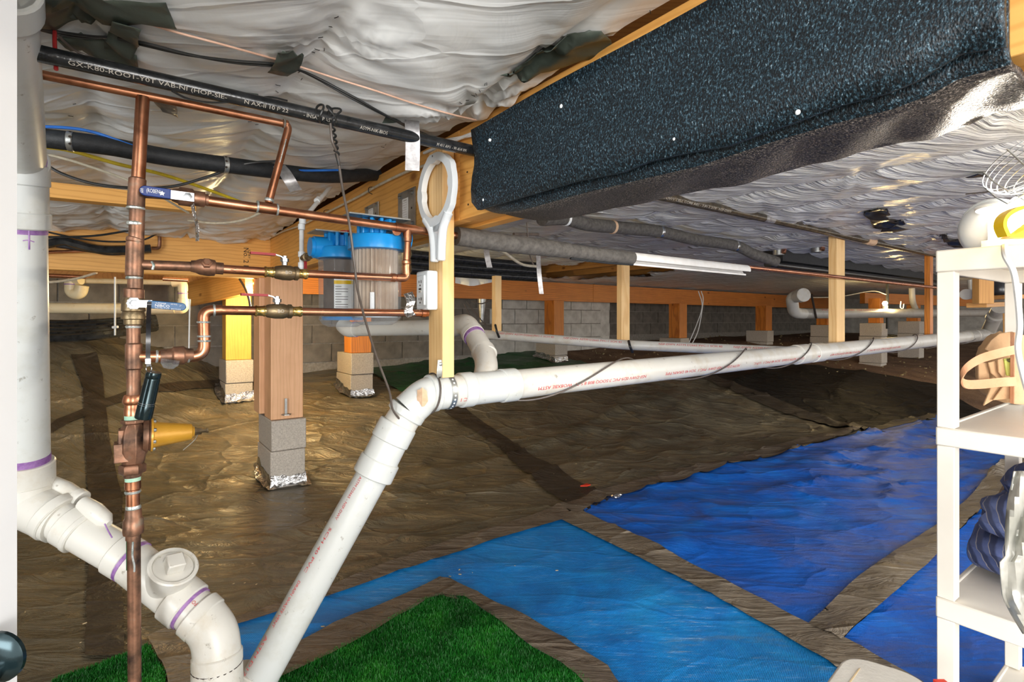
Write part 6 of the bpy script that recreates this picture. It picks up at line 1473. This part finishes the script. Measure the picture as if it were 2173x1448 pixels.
# wire cage overhead
wc_ = thing('wire_cage', P(2165, 360, 1.1), 'round white wire guard hanging at the upper right edge', 'wire guard')
cc = P(2196, 362, 1.12); axw = Vector((.15, -.55, -.80)).normalized(); n1 = axw.cross(Vector((0, 1, 0))).normalized(); n2 = axw.cross(n1)
m = MB()
for k in range(7):
    rr_ = .078-.0035*k*k*.35; o_ = axw*(-.030+.0095*k)
    m.tube([cc+o_+(n1*math.cos(a)+n2*math.sin(a))*rr_ for a in [2*math.pi*j/44 for j in range(45)]], .0012, 6, False)
for k in range(8):
    a = 2*math.pi*k/8+.2; dv = n1*math.cos(a)+n2*math.sin(a)
    m.tube([cc+axw*-.034+dv*.079, cc+axw*0+dv*.077, cc+axw*.03+dv*.070, cc+axw*.033+dv*.02], .0016, 6)
mesh('wires', m, M['chrome'], parent=wc_)
cable('string', [P(2050, 412, 1.5), P(2090, 408, 1.35), P(2128, 402, 1.18)], .0016, 'cable_brown', 'thin dark string tied to the wire guard', 'string')

# tool bag on the middle shelf
rnd = random.Random(5)
def lumpy(c, ax, ay, az, sx, sy, sz, amp=.12, seed=0, e=3.5, sub=4):
    bm = bmesh.new(); bmesh.ops.create_cube(bm, size=2); bmesh.ops.subdivide_edges(bm, edges=bm.edges[:], cuts=7, use_grid_fill=True)
    vs = []
    for v in bm.verts:
        p = v.co.copy(); k = (abs(p.x)**e+abs(p.y)**e+abs(p.z)**e)**(1/e); p = p/k
        nn_ = float(fbm(p.x*2+seed+p.z, p.y*2+p.z*1.3, seed+1, 3))-.5
        p = p*(1+amp*2*nn_); vs.append(Vector(c)+Vector(ax)*p.x*sx+Vector(ay)*p.y*sy+Vector(az)*p.z*sz)
    m = MB().add(vs, [tuple(v.index for v in f.verts) for f in bm.faces]); bm.free(); return m
z2 = -.240
bagc = SP(.10, .42, z2+.062)
bg = thing('tool_bag', SP(.10, .42, z2), 'tan suede tool bag with orange webbing handles on the middle shelf', 'bag')
mesh('body', lumpy(P(2132, 782, 1.42), (1, 0, 0), (0, 1, 0), Z, .055, .05, .088, .22, 2, 2.6), M['leather'], parent=bg)
def panel(pts, mat, name, th=.005, parent=bg):
    q = [P(*p) for p in pts]; n = len(q); c = sum(q, Vector())/n; nr = Vector((0, 1, 0))
    m = MB().prism(q, nr*th); o = mesh(name, m, M[mat], parent=parent); md = o.modifiers.new('b', 'BEVEL'); md.width = .0015; md.segments = 2; return o
panel([(2091, 742, 1.36), (2105, 722, 1.36), (2122, 708, 1.37), (2150, 704, 1.38), (2160, 740, 1.38), (2140, 752, 1.37), (2110, 752, 1.36)], 'leather', 'flap')
panel([(2098, 770, 1.33), (2112, 766, 1.33), (2128, 800, 1.33), (2118, 806, 1.33), (2104, 792, 1.33)], 'leather', 'pouch')
panel([(2118, 764, 1.32), (2130, 760, 1.32), (2138, 786, 1.32), (2130, 804, 1.32), (2120, 790, 1.32)], 'leather', 'pouch')
panel([(2077, 770, 1.34), (2098, 770, 1.34), (2101, 812, 1.34), (2078, 812, 1.34)], 'leather', 'pouch')
panel([(2088, 862, 1.32), (2104, 822, 1.32), (2128, 818, 1.32), (2108, 850, 1.32)], 'leather', 'pouch')
panel([(2108, 850, 1.31), (2128, 822, 1.31), (2155, 815, 1.31), (2155, 846, 1.31)], 'leather', 'pouch')
panel([(2132, 762, 1.315), (2155, 758, 1.315), (2156, 800, 1.315), (2138, 798, 1.315)], 'hivis', 'lime_pocket')
panel([(2153, 705, 1.30), (2185, 715, 1.29), (2190, 860, 1.28), (2152, 858, 1.29)], 'strap', 'side_panel', .012)
for pts in (((2156, 742, 1.29), (2120, 750, 1.29), (2080, 762, 1.29), (2052, 780, 1.29), (2040, 800, 1.30), (2048, 815, 1.31), (2080, 816, 1.30), (2120, 812, 1.29), (2156, 810, 1.285)),):
    mesh('handle_strap', ribbon([P(*p) for p in pts], Vector((.1, .25, 1)), .022, .003), M['strap'], parent=bg)
mesh('handle_strap', ribbon([P(2046, 792, 1.32), P(2058, 775, 1.32), P(2075, 762, 1.33)], Vector((.6, .2, .6)), .02, .003), M['strap'], parent=bg)

# moving blanket and silver tarp on the lower shelf
z3 = -.622
bl = thing('blanket', SP(.12, .38, z3), 'folded blue quilted moving blanket with an orange patch on the lower shelf', 'blanket')
m = lumpy(SP(.12, .36, z3+.052), Ud, V, Z, .135, .21, .050, .16, 7, 3); mesh('lower_fold', m, M['quilt'], parent=bl)
m = lumpy(SP(.13, .37, z3+.135), Ud, V, Z, .120, .19, .048, .18, 9, 3); mesh('middle_fold', m, M['quilt'], parent=bl)
m = lumpy(SP(.15, .40, z3+.205), Ud, V, Z, .105, .15, .045, .2, 4, 2.6); mesh('upper_fold', m, M['quilt'], parent=bl)
m = MB(); vs = []; NI, NJ = 14, 26
for j in range(NJ):
    y = 1000+(1345-1000)*j/(NJ-1)
    xl = 2150-18*math.sin((y-1000)/345*math.pi*1.0)-12*(y > 1180)+ (max(0, y-1270))*.45
    for i in range(NI):
        x = xl+(2230-xl)*i/(NI-1); Yv = 1.02-.03*i/(NI-1)+.005*math.sin(i*1.3+j*.35)+.004*math.sin(j*.7+i*.5); vs.append(P(x, y, Yv))
m.add(vs, [(j*NI+i, j*NI+i+1, (j+1)*NI+i+1, (j+1)*NI+i) for j in range(NJ-1) for i in range(NI-1)])
o = one('silver_tarp', m, M['silver_tarp'], 'crinkled silver tarp hanging over the right end of the lower shelf', 'tarp'); md = o.modifiers.new('t', 'SOLIDIFY'); md.thickness = .002

# ---------------------------------------------------------------- white folding table corner
zt_ = .36; tbl = []
def TP(px, py): Yt = (H-zt_)*F/(py-HY); return P(px, py, Yt)
c_a, c_b, c_c = TP(1700, 1520), TP(1800, 1388), TP(1975, 1443)
corner = fillet([c_a, TP(1796, 1386), TP(1962, 1436), TP(2040, 1600)], .05, 8)
tt = thing('folding_table', Vector((c_b.x, c_b.y-.15, 0)), 'off-white plastic table corner in the lower right foreground', 'table')
top = corner+[TP(1990, 2100), TP(1500, 2000)]
o = mesh('tabletop', MB().prism(top, -Z*.028), M['table_plastic'], parent=tt); md = o.modifiers.new('b', 'BEVEL'); md.width = .006; md.segments = 3
inn = [TP(1801, 1450)+Z*.0008, TP(1823, 1420)+Z*.0008, TP(1826, 1420)+Z*.0008, TP(1804, 1452)+Z*.0008]
mesh('moulded_line', MB().prism(inn, Z*.0006), M['kraft'], parent=tt)
for (x, y) in ((1852, 1700), (1950, 1700)): 
    q = TP(x, y); mesh('leg', MB().tube([Vector((q.x, q.y, 0.0)), Vector((q.x, q.y, zt_-.02))], .012, 12), M['table_plastic'], parent=tt)
q = TP(1985, 1446)
one('red_scrap', MB().box(q+Vector((.004, -.028, .002)), (1, 0, 0), (0, 1, 0), Z, .022, .05, .008), M['red_scrap'], 'small red plastic edge beside the white table corner', 'scrap')
